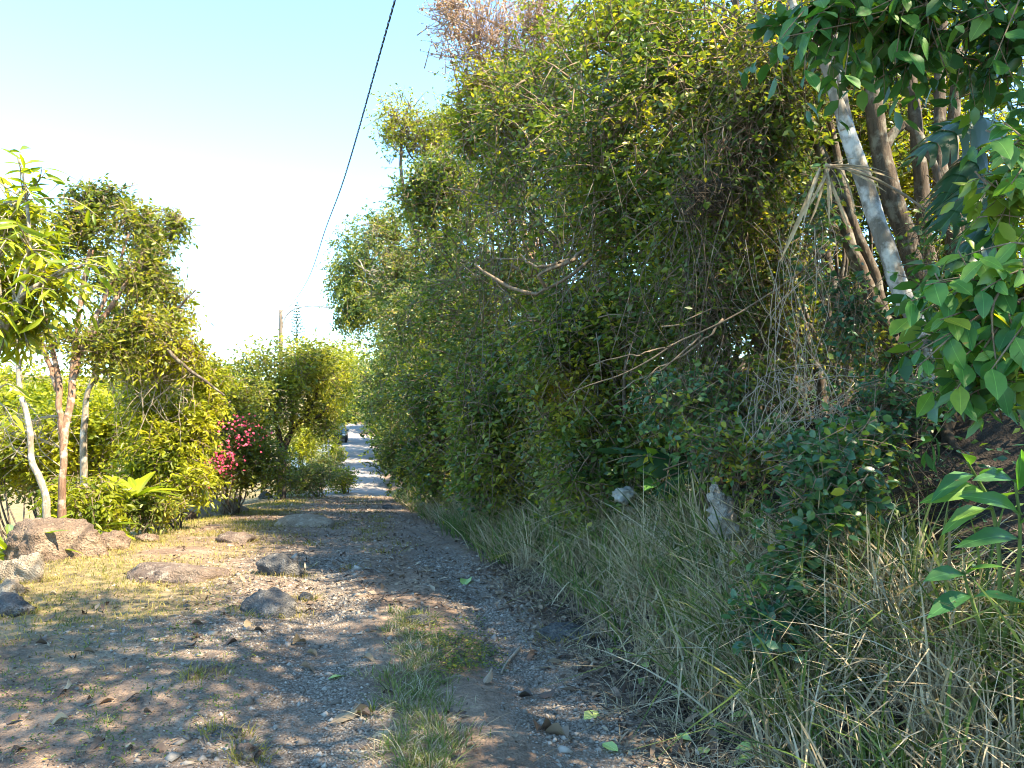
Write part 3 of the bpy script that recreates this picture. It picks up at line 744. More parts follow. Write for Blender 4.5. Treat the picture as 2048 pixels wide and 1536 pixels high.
def put_leaf(me, o, base, pos, ax, up, ln, wscale=1.0, name='leaf'):
    ax = np.asarray(ax, float); ax = ax / np.linalg.norm(ax)
    s = np.cross(up, ax); s /= max(np.linalg.norm(s), 1e-6); u = np.cross(ax, s)
    ob = link(bpy.data.objects.new(name, me), o)
    mm = Matrix(((ax[0] * ln, s[0] * ln * wscale, u[0] * ln, 0), (ax[1] * ln, s[1] * ln * wscale, u[1] * ln, 0), (ax[2] * ln, s[2] * ln * wscale, u[2] * ln, 0), (0, 0, 0, 1)))
    mm.translation = Vector(np.asarray(pos) - base)
    ob.matrix_basis = mm
    return ob
def leafy_branches(o, base, twigs, per, ln, meshes, bark, rng, hang=.35, flat=.6, r=.006, wscale=1.0, face=None):
    """twigs: list of (start, end); every leaf is its own object"""
    for s_, e_ in twigs:
        s_, e_ = np.asarray(s_, float), np.asarray(e_, float)
        mid = (s_ + e_) / 2 + rng.normal(size=3) * .06 * np.linalg.norm(e_ - s_) + np.array([0, 0, .1 * np.linalg.norm(e_ - s_)])
        c = curve_pts([s_, mid, e_], 12)
        add('twig', limb_mesh('twig', np.c_[curve_pts([s_, mid, e_], 5) - base, np.linspace(r * 1.6, r * .5, 5)], 10, 5), M[bark], o)
        for k in range(per):
            t = .25 + .75 * (k + rng.uniform(0, .6)) / per; i = min(int(t * 11), 10)
            d = c[i + 1] - c[i]; d /= np.linalg.norm(d)
            sd = np.cross(d, (0, 0, 1.0)); sd /= max(np.linalg.norm(sd), 1e-6)
            ax = .5 * d + (1 if k % 2 else -1) * .75 * sd + rng.normal(size=3) * .3 + np.array([0, 0, -hang])
            up = np.array([0, 0, flat]) + rng.normal(size=3) * .4
            if face is not None: up = up + np.asarray(face)
            put_leaf(meshes[rng.integers(len(meshes))], o, base, c[i + 1], ax, up, ln * rng.uniform(.55, 1.25), wscale * rng.uniform(.85, 1.1))

# ------------------------------------------------------------------ hedge on the right bank
def hb(Y, u):
    X = float(edge(Y)) + u
    return np.array([X, Y, gz(X, Y)])
def rel(b, ls): return [(b[0] + l[0], b[1] + l[1], b[2] + l[2], *l[3:]) for l in ls]
front = [
 (6.1, 1.15, 'hedge', .040, 'vine-draped hedge shrub behind the pale stump, full of thin brown stems', [(.0, .1, .55, .75, .7, .55), (-.1, .2, 1.5, .75, .8, .7), (.1, .1, 2.6, .8, .9, .8), (0, 0, 3.6, .9, .9, .7)], 4600),
 (7.2, .95, 'hedge', .042, 'bright green small-leaved shrub above the white bag in the grass', [(-.1, 0, .6, .75, .8, .6), (-.2, .1, 1.5, .85, .9, .8), (.0, .2, 2.6, .9, .9, .9), (.1, .1, 3.7, 1.0, 1., .8)], 5200),
 (8.7, 1.0, 'olive', .046, 'olive hedge shrub crossed by long bare grey twigs', [(-.2, 0, .6, .8, .9, .6), (-.2, .1, 1.6, 1.0, 1.0, .8), (-.1, .2, 2.8, 1.0, 1.1, .9), (0, .1, 4.0, 1.1, 1.1, .9)], 5000),
 (10.4, .9, 'hedge', .050, 'green hedge shrub with a dark hollow and a leaning limb', [(-.2, 0, .5, .8, 1.0, .6), (-.2, .1, 1.6, 1.0, 1.1, .8), (.5, .0, 2.6, .8, 1.0, .6), (-.1, .1, 3.7, 1.2, 1.2, 1.0), (0, 0, 5.1, 1.1, 1.2, .9)], 5000),
 (12.6, .9, 'olive', .056, 'pale olive hedge shrub threaded with dry stalks', [(-.1, 0, .6, .9, 1.1, .7), (-.2, .1, 1.9, 1.1, 1.2, .9), (-.1, .1, 3.3, 1.2, 1.2, 1.0), (0, .1, 4.7, 1.2, 1.2, .9)], 4600),
 (15.4, .95, 'hedge', .062, 'green hedge shrub bulging low over the grass fringe', [(-.2, 0, .7, 1.0, 1.2, .8), (-.2, .1, 2.1, 1.2, 1.3, 1.0), (0, .1, 3.7, 1.2, 1.3, 1.1)], 3600),
 (18.6, 1.0, 'hedge', .072, 'green hedge shrub beside the start of the concrete lane', [(-.2, 0, .8, 1.1, 1.4, .9), (-.3, .1, 2.4, 1.4, 1.5, 1.2), (-.1, .1, 4.3, 1.4, 1.5, 1.2)], 3600),
 (22.6, 1.0, 'olive', .085, 'olive hedge tree bulging over the lane edge beyond the start of the concrete', [(-.3, 0, .9, 1.3, 1.7, 1.0), (-.4, 0, 2.8, 1.6, 1.8, 1.3), (-.2, 0, 4.8, 1.5, 1.7, 1.3)], 3400),
 (27.5, 1.2, 'hedge', .10, 'green hedge tree arching low towards the round dark tree', [(-.3, 0, 1.0, 1.5, 2.0, 1.1), (-.5, 0, 3.1, 1.8, 2.2, 1.5), (-.3, 0, 5.0, 1.6, 2.0, 1.2)], 3200),
 (33.5, 1.2, 'hedge', .12, 'hedge tree with drooping skirt across the lane from the white wall', [(-.3, 0, 1.0, 1.6, 2.4, 1.2), (-.5, 0, 3.0, 1.9, 2.6, 1.5), (-.3, 0, 5.0, 1.6, 2.2, 1.2)], 2800),
 (41, 1.2, 'olive', .15, 'olive hedge tree below the tall overhanging green crown', [(-.4, 0, 1.0, 1.6, 3.0, 1.2), (-.6, 0, 3.0, 2.0, 3.2, 1.6)], 2400),
 (50, 1.4, 'hedge', .18, 'hedge tree opposite the parked car', [(-.4, 0, 1.2, 1.8, 3.6, 1.4), (-.8, 0, 3.4, 2.2, 3.8, 1.8)], 2400),
 (61, 1.4, 'hedge', .2, 'hedge tree just beyond the parked car, leaning over the lane', [(-.4, 0, 1.2, 1.8, 4.0, 1.4), (-1.0, 0, 3.8, 2.4, 4.2, 2.0)], 2200),
 (74, 1.2, 'olive', .24, 'hedge tree at the top of the lane before it bends', [(-.4, 0, 1.2, 1.9, 4.6, 1.4), (-1.2, 0, 4.2, 2.6, 4.8, 2.2)], 2000)]
for i, (Y, u, lf, Ls, lab, ls, nt_) in enumerate(front):
    u = u + (.0, -.1, .15, -.2, .15, -.35, .2, -.35, .1, -.4, .1, -.2, .1, -.3)[i]
    if Y > 24: u += .45
    b = hb(Y, u)
    near = Y < 16
    ls = ls + [(-.5, 0, .35, .45, ls[0][4], .45), (-.6, .3, 1.2, .45, ls[0][4], .6)] if Y > 7 else ls
    hi = [l for l in ls if l[2] > 2.7] if 7 < Y < 20 else []
    ls = [l for l in ls if l not in hi]
    o = shrub('hedge_shrub', lab, 'shrub', b, rel(b, ls), int(nt_ * .8), 6 if near else 7, Ls * (1.6 if near else 1.4), .56, lf, 100 + i, 'shrubs of the right-hand hedge', stems=9 if near else 5, stem_r=.022 + .0012 * Y, bark='bark',
          tl=.34 + .012 * Y, droop=.35, twig='twig' if near else 'twig', twig_every=3 if near else 6, tw_r=.0026 + .0003 * Y, gap=.51, gap_s=.62 + .02 * Y, shell=2.4)
    if hi: crown(o, b, rel(b, hi), int(nt_ * .15), 7, Ls * 1.5, .56, lf, 170 + i, tl=.5 + .012 * Y, droop=.3, lift=.3, twig='twig', twig_every=2, tw_r=.003 + .0003 * Y, gap=.56, gap_s=.55 + .015 * Y, shell=1.8, name='upper_crown')
    if Y < 30: crown(o, b, rel(b, ls + hi), 90, 16, Ls * 1.4, .5, 'hedge_yellow' if i % 2 or Y > 12 else lf, 150 + i, tl=.75 + .01 * Y, droop=.5, lift=.35, spread=1.0, twig='twig', twig_every=1, tw_r=.003 + .0002 * Y, shell=5, gap=0, name='sprays')
def tree(name, lab, base, tops, lumps, nt_, per, Ls, Wr, lf, seed, r0, bark='bark', group=None, cat='tree', n_br=8, mid=None, **kw):
    base = np.asarray(base, float)
    o = thing(name, lab, cat, base, group)
    rg = np.random.default_rng(seed)
    starts = []
    for j, tp in enumerate(tops):
        tp = np.asarray(tp, float)
        m1 = base + (tp - base) * .4 + rg.normal(size=3) * [.2, .2, .05]; m2 = base + (tp - base) * .75 + rg.normal(size=3) * [.15, .15, .05]
        add('trunk', limb_mesh('trunk', [[0, 0, -.2, r0 * 1.35], [*(base * 0 + [0, 0, .25]), r0 * 1.05], [*(m1 - base), r0 * .85], [*(m2 - base), r0 * .65], [*(tp - base), r0 * .35]], 30, 10, .06, seed + j), M[bark], o)
        starts += [m1, m2, m2, tp]
    limbs(o, base, np.array(starts), lump_targets(rg, lumps, n_br), r0 * .32, bark, seed)
    crown(o, base, lumps, nt_, per, Ls, Wr, lf, seed, **kw)
    return o
rear = [
 (7.9, 2.5, 'hedge', .055, 'tall green tree rising behind the bright green hedge shrub', [(-.4, 0, 4.2, 1.2, 1.3, 1.0), (-.1, .2, 5.6, 1.4, 1.4, 1.1), (.3, 0, 3.2, .9, 1., .7)], 3600, .07),
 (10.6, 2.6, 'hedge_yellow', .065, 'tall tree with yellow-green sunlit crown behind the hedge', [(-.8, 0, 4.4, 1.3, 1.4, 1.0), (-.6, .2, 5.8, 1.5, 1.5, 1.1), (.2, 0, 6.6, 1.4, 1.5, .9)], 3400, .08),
 (17.2, 2.2, 'hedge', .08, 'leafy green tree between the russet tree and the loose-topped tree', [(-1.0, 0, 4.6, 1.4, 1.6, 1.1), (-1.2, .2, 5.9, 1.3, 1.5, .9)], 2600, .09),
 (26.5, 2.0, 'olive', .11, 'olive tree showing its top beyond the loose-topped tree', [(-1.2, 0, 5.4, 1.7, 2.0, 1.3), (-1.0, 0, 7.0, 1.4, 1.8, 1.0)], 2000, .12),
 (52, 3.0, 'hedge', .18, 'tree crown filling the hedge line beyond the tall overhanging crown', [(-1.0, 0, 6.0, 2.6, 3.4, 2.0)], 2200, .16)]
for i, (Y, u, lf, Ls, lab, ls, nt_, r0) in enumerate(rear):
    b = hb(Y, u); ll = rel(b, ls)
    tree('hedge_tree', lab, b, [np.array(ll[0][:3]) + [.1, 0, .4]], ll, int(nt_ * (.32 if Y < 12 else .45)), 7, Ls * 1.2, .5, lf, 200 + i, r0, group='trees rising behind the hedge', n_br=9,
         tl=.3 + .012 * Y, droop=.3, twig='twig', twig_every=3, tw_r=.003 + .0003 * Y, gap=.52, gap_s=.6 + .015 * Y, shell=2.0)
def PL(px, py, d, rx, ry, rd):
    p = P(px, py, d); return (p[0], p[1], p[2], rx / FPX * d, rd, ry / FPX * d)
# russet, nearly bare-topped tree
b = hb(13.6, 1.9); lum = [PL(960, 70, 13.4, 100, 90, 1.0), PL(1080, 40, 13.8, 90, 90, 1.1), PL(900, 10, 13.2, 50, 60, .6)]
o = tree('russet_tree', 'russet bare-topped tree with reddish twigs against the blue sky', b, [P(1030, 150, 13.6), P(1010, 60, 13.6)], lum, 900, 5, .055, .5, 'russet', 231, .085, 'bark_red', n_br=16, tl=.6, droop=.0, lift=.5, twig='twig_red', twig_every=1, tw_r=.006, gap=.3, shell=2.2)
crown(o, b, [PL(1010, 170, 13.5, 110, 70, 1.0), PL(1100, 110, 13.8, 90, 90, 1.0)], 1500, 7, .06, .5, 'hedge_yellow', 232, tl=.4, twig='twig_red', twig_every=2, gap=.42, name='lower_crown')
# loose-topped tree
b = hb(20.8, 1.6); lum = [PL(800, 235, 20.5, 55, 45, .8), PL(850, 290, 20.6, 70, 60, 1.1), PL(780, 270, 20.3, 30, 25, .5), PL(900, 250, 21, 60, 55, 1.0), PL(860, 380, 20.6, 70, 70, 1.2)]
tree('loose_topped_tree', 'tree with loose yellow-green top leaning out against the sky', b, [P(860, 330, 20.6), P(800, 260, 20.4)], lum, 1900, 7, .09, .45, 'hedge_yellow', 240, .09, n_br=12, tl=.5, droop=.1, lift=.4, twig='twig', twig_every=2, tw_r=.007, gap=.46, gap_s=.7)
b = P(780, 285, 20.3)
for i, (lum, Y, lf, lab) in enumerate([
   ([PL(850, 390, 18, 65, 70, 1.0), PL(890, 480, 18.5, 80, 80, 1.0), PL(900, 330, 17.5, 60, 60, .9)], 18, 'hedge', 'leafy tree leaning over the track below the loose-topped tree'),
   ([PL(940, 270, 14.5, 70, 80, .8), PL(1000, 330, 14.5, 80, 90, .8), PL(960, 190, 14, 50, 60, .6)], 14.5, 'hedge_yellow', 'yellow-green tree leaning out below the russet tree'),
   ([PL(1040, 260, 11.5, 90, 120, .7), PL(1120, 200, 11, 90, 140, .7)], 11.3, 'hedge', 'green tree leaning out of the hedge right of the russet tree'),
   ([PL(790, 470, 27, 70, 50, 1.3), PL(800, 560, 26, 60, 80, 1.2), PL(830, 660, 25, 60, 90, 1.2)], 26, 'olive', 'olive tree leaning over the lane in front of the tall overhanging crown')]):
    b = hb(Y, 1.3)
    tree('leaning_tree', lab, b, [np.array(lum[1][:3])], lum, 1100, 7, .05 + .0035 * Y, .5, lf, 245 + i * 31, .06 + .002 * Y, group='trees leaning out of the hedge', n_br=10, tl=.4 + .01 * Y, droop=.25, lift=.3, twig='twig', twig_every=2, tw_r=.003 + .0003 * Y, gap=.52, gap_s=.6 + .01 * Y, shell=2.0)
# tall overhanging crown
b = hb(40, .9); lum = [PL(735, 500, 40, 75, 70, 2.0), PL(700, 560, 39.5, 50, 70, 1.6), PL(790, 450, 40.5, 75, 50, 2.0), PL(800, 560, 41, 70, 60, 2.0), PL(700, 630, 39.5, 35, 35, 1.0), PL(745, 610, 39.5, 40, 45, 1.2)]
tree('overhanging_tree', 'tall dense green tree crown overhanging the lane above the street lamp arm', b, [P(770, 560, 40)], lum, 4600, 8, .17, .42, 'hedge', 250, .16, n_br=10, tl=.7, droop=.6, twig='twig', twig_every=6, tw_r=.01, gap=.40, gap_s=1.4, hang=.4)
# dead grey branches in front of it
b = hb(30, .8); o = thing('dead_tree', 'leafless grey-white dead branches in front of the tall overhanging crown', 'dead tree', b)
rg = np.random.default_rng(9)
add('trunk', limb_mesh('trunk', [[0, 0, -.2, .09], [-.1, 0, 3, .08], *[[*(P(*q[:3]) - b), q[3]] for q in ((800, 590, 29.8, .06), (750, 560, 29.6, .04), (715, 520, 29.5, .02))]], 30, 8, .1, 3), M['bark_pale'], o)
limbs(o, b, np.array([P(800, 590, 29.8), P(760, 565, 29.6), P(740, 545, 29.6)]), [P(705 + rg.uniform(0, 110), 480 + rg.uniform(0, 100), 29.5) for _ in range(14)], .028, 'bark_pale', 5)
# closing trees at the head of the lane
for i, (px, py, d, r, lf, lab) in enumerate([(735, 760, 98, 95, 'hedge', 'dark tree closing the view at the head of the lane'), (690, 720, 106, 60, 'lime', 'sunlit tree left of the head of the lane'), (830, 700, 100, 90, 'hedge', 'tree standing over the hedge at the head of the lane'), (725, 815, 118, 60, 'hedge_dark', 'low dark bush where the lane bends out of sight'), (708, 842, 84, 60, 'hedge', 'green bush closing the lane head beyond the parked car')]):
    p = P(px, py, d); b = np.array([p[0], p[1], gz(p[0], p[1])])
    tree('far_tree', lab, b, [p], [PL(px, py, d, r, r * .75, 4.0), PL(px - r * .3, py + r * .5, d, r * .8, r * .6, 3)], 1500, 7, .32, .5, lf, 260 + i, .2, n_br=5, group='trees at the head of the lane', tl=1.0, gap=.4, gap_s=2.0)
# sunlit thicket behind the trunks
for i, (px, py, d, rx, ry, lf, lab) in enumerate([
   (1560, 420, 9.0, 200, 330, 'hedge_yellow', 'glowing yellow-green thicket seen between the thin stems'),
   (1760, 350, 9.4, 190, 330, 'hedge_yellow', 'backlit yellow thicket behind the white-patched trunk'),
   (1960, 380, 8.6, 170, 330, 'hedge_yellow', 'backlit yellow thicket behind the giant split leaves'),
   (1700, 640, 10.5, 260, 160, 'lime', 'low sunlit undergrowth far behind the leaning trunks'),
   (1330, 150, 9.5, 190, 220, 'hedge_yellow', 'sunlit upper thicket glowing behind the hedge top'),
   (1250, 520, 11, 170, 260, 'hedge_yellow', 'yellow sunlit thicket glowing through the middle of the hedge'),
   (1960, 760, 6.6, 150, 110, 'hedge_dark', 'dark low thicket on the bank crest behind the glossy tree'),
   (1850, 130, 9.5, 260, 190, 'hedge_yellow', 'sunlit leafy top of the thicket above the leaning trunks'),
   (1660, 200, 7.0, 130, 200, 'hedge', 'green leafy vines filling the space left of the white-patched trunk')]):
    p = P(px, py, d); b = np.array([p[0], p[1], gz(p[0], p[1])])
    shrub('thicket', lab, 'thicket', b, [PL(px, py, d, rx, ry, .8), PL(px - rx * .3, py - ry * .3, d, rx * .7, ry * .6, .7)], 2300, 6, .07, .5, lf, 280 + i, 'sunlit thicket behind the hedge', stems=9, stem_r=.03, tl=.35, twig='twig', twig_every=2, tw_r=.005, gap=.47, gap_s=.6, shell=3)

# canopy trees over the bank to the right (their crowns shade the near track)
for i, (X, Y, zt, r, nt_, lf, lab) in enumerate([
   (4.8, 2.6, 5.9, 1.6, 2400, 'hedge', 'canopy tree arching over the bank above the giant leaves'),
   (4.6, 0.2, 5.4, 1.8, 2600, 'hedge', 'canopy tree on the bank beside the broad-leaved branch'),
   (5.2, -3.0, 5.8, 2.0, 2600, 'hedge', 'canopy tree on the bank shading the near gravel'),
   (1.6, 2.5, 6.3, 2.2, 3600, 'hedge', 'tall canopy tree reaching out over the track above the broad-leaved branch'),
   (1.9, -.6, 6.4, 2.3, 3200, 'hedge', 'tall canopy tree reaching out over the near end of the track')]):
    b = np.array([max(X, 3.6 + .2 * (i % 2)), Y, gz(max(X, 3.6 + .2 * (i % 2)), Y)])
    tree('canopy_tree', lab, b, [np.array([X - .3, Y, zt])], [(X, Y, zt, r, r, r * .7), (X - 1.2, Y + .3, zt - .7, r * .75, r * .8, r * .5), (X + 1.0, Y, zt - 1.0, r * .8, r * .9, r * .7), (X - .3, Y, zt + 1.3, r * .8, r * .8, r * .6)], int(nt_ * .7), 7, .085, .5, lf, 300 + i, .1, n_br=9, group='canopy trees on the right bank', tl=.45, twig='twig', twig_every=4, tw_r=.005, gap=.45, gap_s=.8)

# ------------------------------------------------------------------ leaning trunks on the bank
def trunks(name, label, cat, paths, bark, seed, top_to=None, roots=0, parts=('trunk',)):
    p0 = pxlimb(paths[0])[0]
    base = np.array(p0[:3]); base[2] = gz(base[0], base[1])
    o = thing(name, label, cat, base)
    for k, pa in enumerate(paths):
        c = np.array(pxlimb(pa)); 
        if k == 0: c = np.vstack([[*base - [0, 0, .12], c[0, 3] * 1.25], c])
        c[:, :3] -= base
        add('trunk' if k == 0 else 'branch', limb_mesh('trunk', c, 40 if k == 0 else 22, 12, .02, seed + k), M[bark if not isinstance(bark, (list, tuple)) else bark[min(k, len(bark) - 1)]], o)
    rg = np.random.default_rng(seed)
    for k in range(roots):
        a = math.pi + rg.uniform(-1.3, .9); R = rg.uniform(.35, .8)
        pts = []
        for t in np.linspace(0, 1, 5):
            x_, y_ = base[0] + math.cos(a + .4 * t) * R * t, base[1] + math.sin(a + .4 * t) * R * t
            pts.append([x_ - base[0], y_ - base[1], gz(x_, y_) + .03 * (1 - t) - base[2] + (.12 * (1 - t) ** 3), .045 * (1 - t) + .01])
        add('root', limb_mesh('root', pts, 14, 7, .04, seed + 50 + k), M['bark_dark'], o)
    return o
trunks('lichen_tree', 'leaning tree trunk with white lichen patches rising from the dark bank', 'tree', [
   [(1900, 880, 4.8, 54), (1868, 760, 4.8, 42), (1822, 630, 4.8, 36), (1782, 520, 4.8, 35), (1740, 400, 4.9, 33), (1700, 290, 4.9, 31), (1672, 150, 5.0, 28), (1650, -30, 5.1, 24)],
   [(1690, 260, 4.9, 26), (1660, 160, 4.9, 22), (1600, 40, 4.9, 16), (1560, -60, 4.9, 12)]], 'bark_white', 31, roots=6)
trunks('twin_trunk_tree', 'grey-brown tree trunk standing right behind the white-patched trunk', 'tree', [
   [(1905, 800, 5.3, 44), (1866, 660, 5.3, 40), (1832, 540, 5.3, 38), (1795, 420, 5.3, 40), (1765, 310, 5.3, 36), (1745, 180, 5.3, 32), (1735, -40, 5.3, 26)],
   [(1765, 300, 5.3, 20), (1810, 250, 5.3, 18), (1850, 290, 5.25, 16), (1890, 400, 5.2, 10)]], 'bark', 33, roots=3)
trunks('slim_pair_tree', 'slim leaning brown trunk left of the white-patched trunk', 'tree', [
   [(1785, 690, 5.6, 34), (1752, 610, 5.6, 30), (1716, 530, 5.6, 26), (1690, 450, 5.6, 24), (1640, 300, 5.7, 20), (1590, 150, 5.7, 16), (1560, -20, 5.7, 12)],
   [(1770, 640, 5.6, 26), (1750, 560, 5.6, 22), (1715, 470, 5.6, 20), (1690, 380, 5.6, 16), (1650, 200, 5.7, 12)]], 'bark', 35)
trunks('bank_tree', 'brown upright trunk between the giant split leaves and the twin trunk', 'tree', [
   [(1870, 660, 5.8, 34), (1862, 560, 5.8, 32), (1848, 430, 5.8, 28), (1834, 300, 5.8, 26), (1820, 150, 5.9, 22), (1800, -20, 6, 18)]], 'bark', 37)
trunks('bank_tree', 'brown trunk beneath the giant split leaves, leaning left', 'tree', [
   [(1960, 700, 5.6, 36), (1930, 570, 5.6, 34), (1905, 480, 5.6, 32), (1880, 360, 5.6, 28), (1880, 200, 5.7, 22), (1890, 0, 5.7, 18)]], 'bark', 39)
for i, (pts, lab) in enumerate([
   ([(1470, 840, 5.6, 13), (1452, 700, 5.6, 12), (1440, 560, 5.6, 12), (1430, 420, 5.6, 10), (1440, 250, 5.6, 9)], 'thin pale upright stem at the left edge of the open stems'),
   ([(1520, 800, 5.9, 18), (1512, 650, 5.9, 17), (1490, 480, 5.9, 15), (1470, 330, 5.9, 13), (1500, 100, 6, 11), (1515, -20, 6, 10)], 'thin brown stem beside the pale upright stem'),
   ([(1640, 760, 6.3, 22), (1600, 640, 6.3, 20), (1560, 520, 6.3, 18), (1530, 420, 6.3, 16), (1470, 300, 6.3, 12)], 'slender trunk slanting left through the vines'),
   ([(1700, 760, 6.5, 22), (1680, 620, 6.5, 20), (1650, 500, 6.5, 18), (1620, 380, 6.5, 16), (1600, 200, 6.5, 12)], 'slender trunk slanting left next to the slim brown trunk'),
   ([(1590, 780, 6.2, 14), (1580, 600, 6.2, 13), (1585, 420, 6.2, 12), (1570, 250, 6.2, 10), (1580, 60, 6.2, 8)], 'straight thin stem among the hanging dry vines'),
   ([(1930, 700, 6.6, 30), (1925, 520, 6.6, 28), (1905, 330, 6.6, 24), (1915, 100, 6.6, 20)], 'dark upright trunk deep behind the giant split leaves')]):
    trunks('sapling', lab, 'sapling', [pts], 'bark', 41 + i)['group'] = 'thin stems on the right bank'
# foliage carried by the leaning trees above the frame's top right
b = hb(6.0, 2.2); o = thing('vine_curtain', 'curtain of small green vine leaves hanging round the thin stems', 'vine', b)
lum = [PL(1480, 250, 5.5, 130, 200, .35), PL(1420, 600, 5.6, 90, 180, .3), PL(1560, 150, 5.4, 120, 120, .3), PL(1560, 560, 5.9, 80, 200, .3), PL(1500, 760, 5.4, 140, 90, .3), PL(1720, 660, 5.2, 80, 70, .25)]
crown(o, b, [PL(1860, 400, 5.0, 60, 110, .2), PL(1640, 440, 5.2, 50, 150, .2), PL(1900, 560, 5.0, 60, 80, .2), PL(1700, 600, 5.0, 50, 80, .2)], 360, 5, .05, .62, 'round', 62, tl=.34, droop=.8, twig='twig', twig_every=1, tw_r=.002, gap=.5, gap_s=.3, name='front_foliage', shape='leaf6')
crown(o, b, lum, 3000, 5, .048, .6, 'hedge', 61, tl=.3, droop=.8, twig='twig', twig_every=1, tw_r=.0022, gap=.46, gap_s=.35, name='foliage')
# ------------------------------------------------------------------ near broad-leaved tree on the right
M['broad_mass'] = leaf_mat('leaf_broad_mass', [(0, (.03, .09, .03)), (.6, (.06, .15, .035)), (1, (.16, .24, .035))], trans=.38, rough=.34)
rg = np.random.default_rng(17)
tb = np.array([2.55, 2.3, gz(2.55, 2.3)])
o = thing('broadleaf_tree', 'near tree with large glossy green leaves hanging over the bank', 'tree', tb)
add('trunk', limb_mesh('trunk', [[0, 0, -.15, .07], [.05, 0, .6, .06], [-.05, .1, 1.4, .05], [.0, .1, 2.2, .04], [-.1, .1, 3.0, .02]], 30, 10, .05, 4), M['bark'], o)
hubs = {'low': P(2075, 600, 2.35), 'top': P(2060, 20, 2.7), 'mid': P(2075, 300, 2.5)}
for k_, h_ in hubs.items():
    s0 = tb + [-.02, .08, {'low': 1.0, 'mid': 1.8, 'top': 2.3}[k_]]
    add('branch', limb_mesh('branch', [[*(s0 - tb), .028], [*((s0 + h_) / 2 - tb + [0, 0, .08]), .022], [*(h_ - tb), .016]], 14, 7, .03, 6), M['bark'], o)
tw = []
for k in range(28):
    e = P(1815 + 250 * rg.uniform() ** .8, 510 + 310 * rg.uniform(), rg.uniform(2.1, 2.6)); tw.append((hubs['low'] + rg.normal(size=3) * .06, e))
for e_ in ((1850, 570), (1840, 700), (1830, 740), (1900, 800), (1960, 520), (1880, 640), (1920, 720)): tw.append((hubs['low'], P(*e_, 2.25)))
for k in range(5):
    e = P(1975 + 70 * rg.uniform(), 230 + 230 * rg.uniform(), rg.uniform(2.3, 2.7)); tw.append((hubs['mid'], e))
leafy_branches(o, tb, tw, 7, .092, leaf_broad, 'twig', rg, hang=.55, flat=.6, r=.0035, wscale=1.2, face=(-.15, -.45, .1))
crown(o, tb, [PL(1950, 600, 2.5, 110, 110, .25), PL(1980, 730, 2.4, 90, 110, .2), PL(2030, 350, 2.6, 40, 130, .2)], 110, 7, .085, .5, 'broad_mass', 44, tl=.25, droop=.4, twig='twig', twig_every=1, tw_r=.002, gap=.25, gap_s=.2, shape='leaf6', hang=.5, name='inner_foliage')
tb2 = np.array([3.1, 2.9, gz(3.1, 2.9)])
o = thing('overhead_tree', 'tree spreading large round green leaves across the canopy above the giant split leaves', 'tree', tb2)
add('trunk', limb_mesh('trunk', [[0, 0, -.15, .08], [.02, 0, .8, .07], [-.1, 0, 1.6, .055], [-.25, 0, 2.2, .03]], 30, 10, .05, 14), M['bark'], o)
hub2 = [P(2020, -40, 3.0), P(1850, -60, 3.0), P(1680, -20, 3.0)]
add('branch', limb_mesh('branch', [[-.2, 0, 1.9, .04], *[[*(h_ - tb2), .03 - .008 * k] for k, h_ in enumerate(hub2)]], 24, 7, .03, 6), M['bark'], o)
tw = []
for k in range(34):
    h_ = hub2[k % 3]; tx = 1540 + 500 * rg.uniform()
    e = P(tx, -80 + (215 - 60 * (tx < 1650)) * rg.uniform(), rg.uniform(2.6, 3.2)); tw.append((h_ + rg.normal(size=3) * .08, e))
for e_ in ((1560, 80), (1690, 150), (1790, 130), (1610, 140), (1900, 160)): tw.append((hub2[2] if e_[0] < 1700 else hub2[1], P(*e_, 2.8)))
leafy_branches(o, tb2, tw, 7, .088, leaf_broad, 'twig', rg, hang=.5, flat=.6, r=.0035, wscale=1.25, face=(-.15, -.45, .1))
crown(o, tb2, [PL(1650, 30, 3.0, 120, 70, .3), PL(1850, 40, 3.0, 160, 80, .3), PL(2000, 80, 3.0, 80, 100, .3)], 170, 7, .08, .52, 'broad_mass', 45, tl=.28, droop=.4, twig='twig', twig_every=1, tw_r=.002, gap=.3, gap_s=.2, shape='leaf6', hang=.5, name='inner_foliage')
# giant split leaves climbing the trunks
cb = hb(4.6, 1.9); o = thing('giant_vine', 'climbing vine with giant dark split leaves under the canopy', 'vine', cb)
add('stem', limb_mesh('stem', [[0, 0, -.1, .02], *[[*(P(*q) - cb), .018] for q in ((1960, 700, 4.6), (1955, 500, 4.5), (1950, 330, 4.4), (1960, 180, 4.4))]], 30, 7, .05, 2), M['bark_dark'], o)
for (sx, sy, tx, ty, d, w) in [(1955, 230, 1810, 290, 4.2, .8), (1960, 300, 1860, 395, 4.1, .7), (1990, 350, 1870, 420, 3.9, .8), (2010, 250, 1900, 200, 4.3, .9), (1990, 430, 1915, 490, 3.7, .9), (2000, 150, 1920, 110, 4.3, .8), (1960, 480, 1890, 560, 4.3, .8), (2030, 430, 1960, 400, 3.6, .8)]:
    s0, e0 = P(sx, sy, d), P(tx, ty, d - .25)
    put_leaf(leaf_heart[rg.integers(3)], o, cb, s0, e0 - s0, np.array([-.1, -.5, .75]) + rg.normal(size=3) * .12, np.linalg.norm(e0 - s0) * .9, w)
    add('petiole', limb_mesh('petiole', np.c_[np.array([P(1955, sy + 30, 4.45), (P(1955, sy + 30, 4.45) + s0) / 2 + [0, 0, .06], s0 + (e0 - s0) * .02]) - cb, [.007, .006, .005]], 8, 5), M['twig'], o)
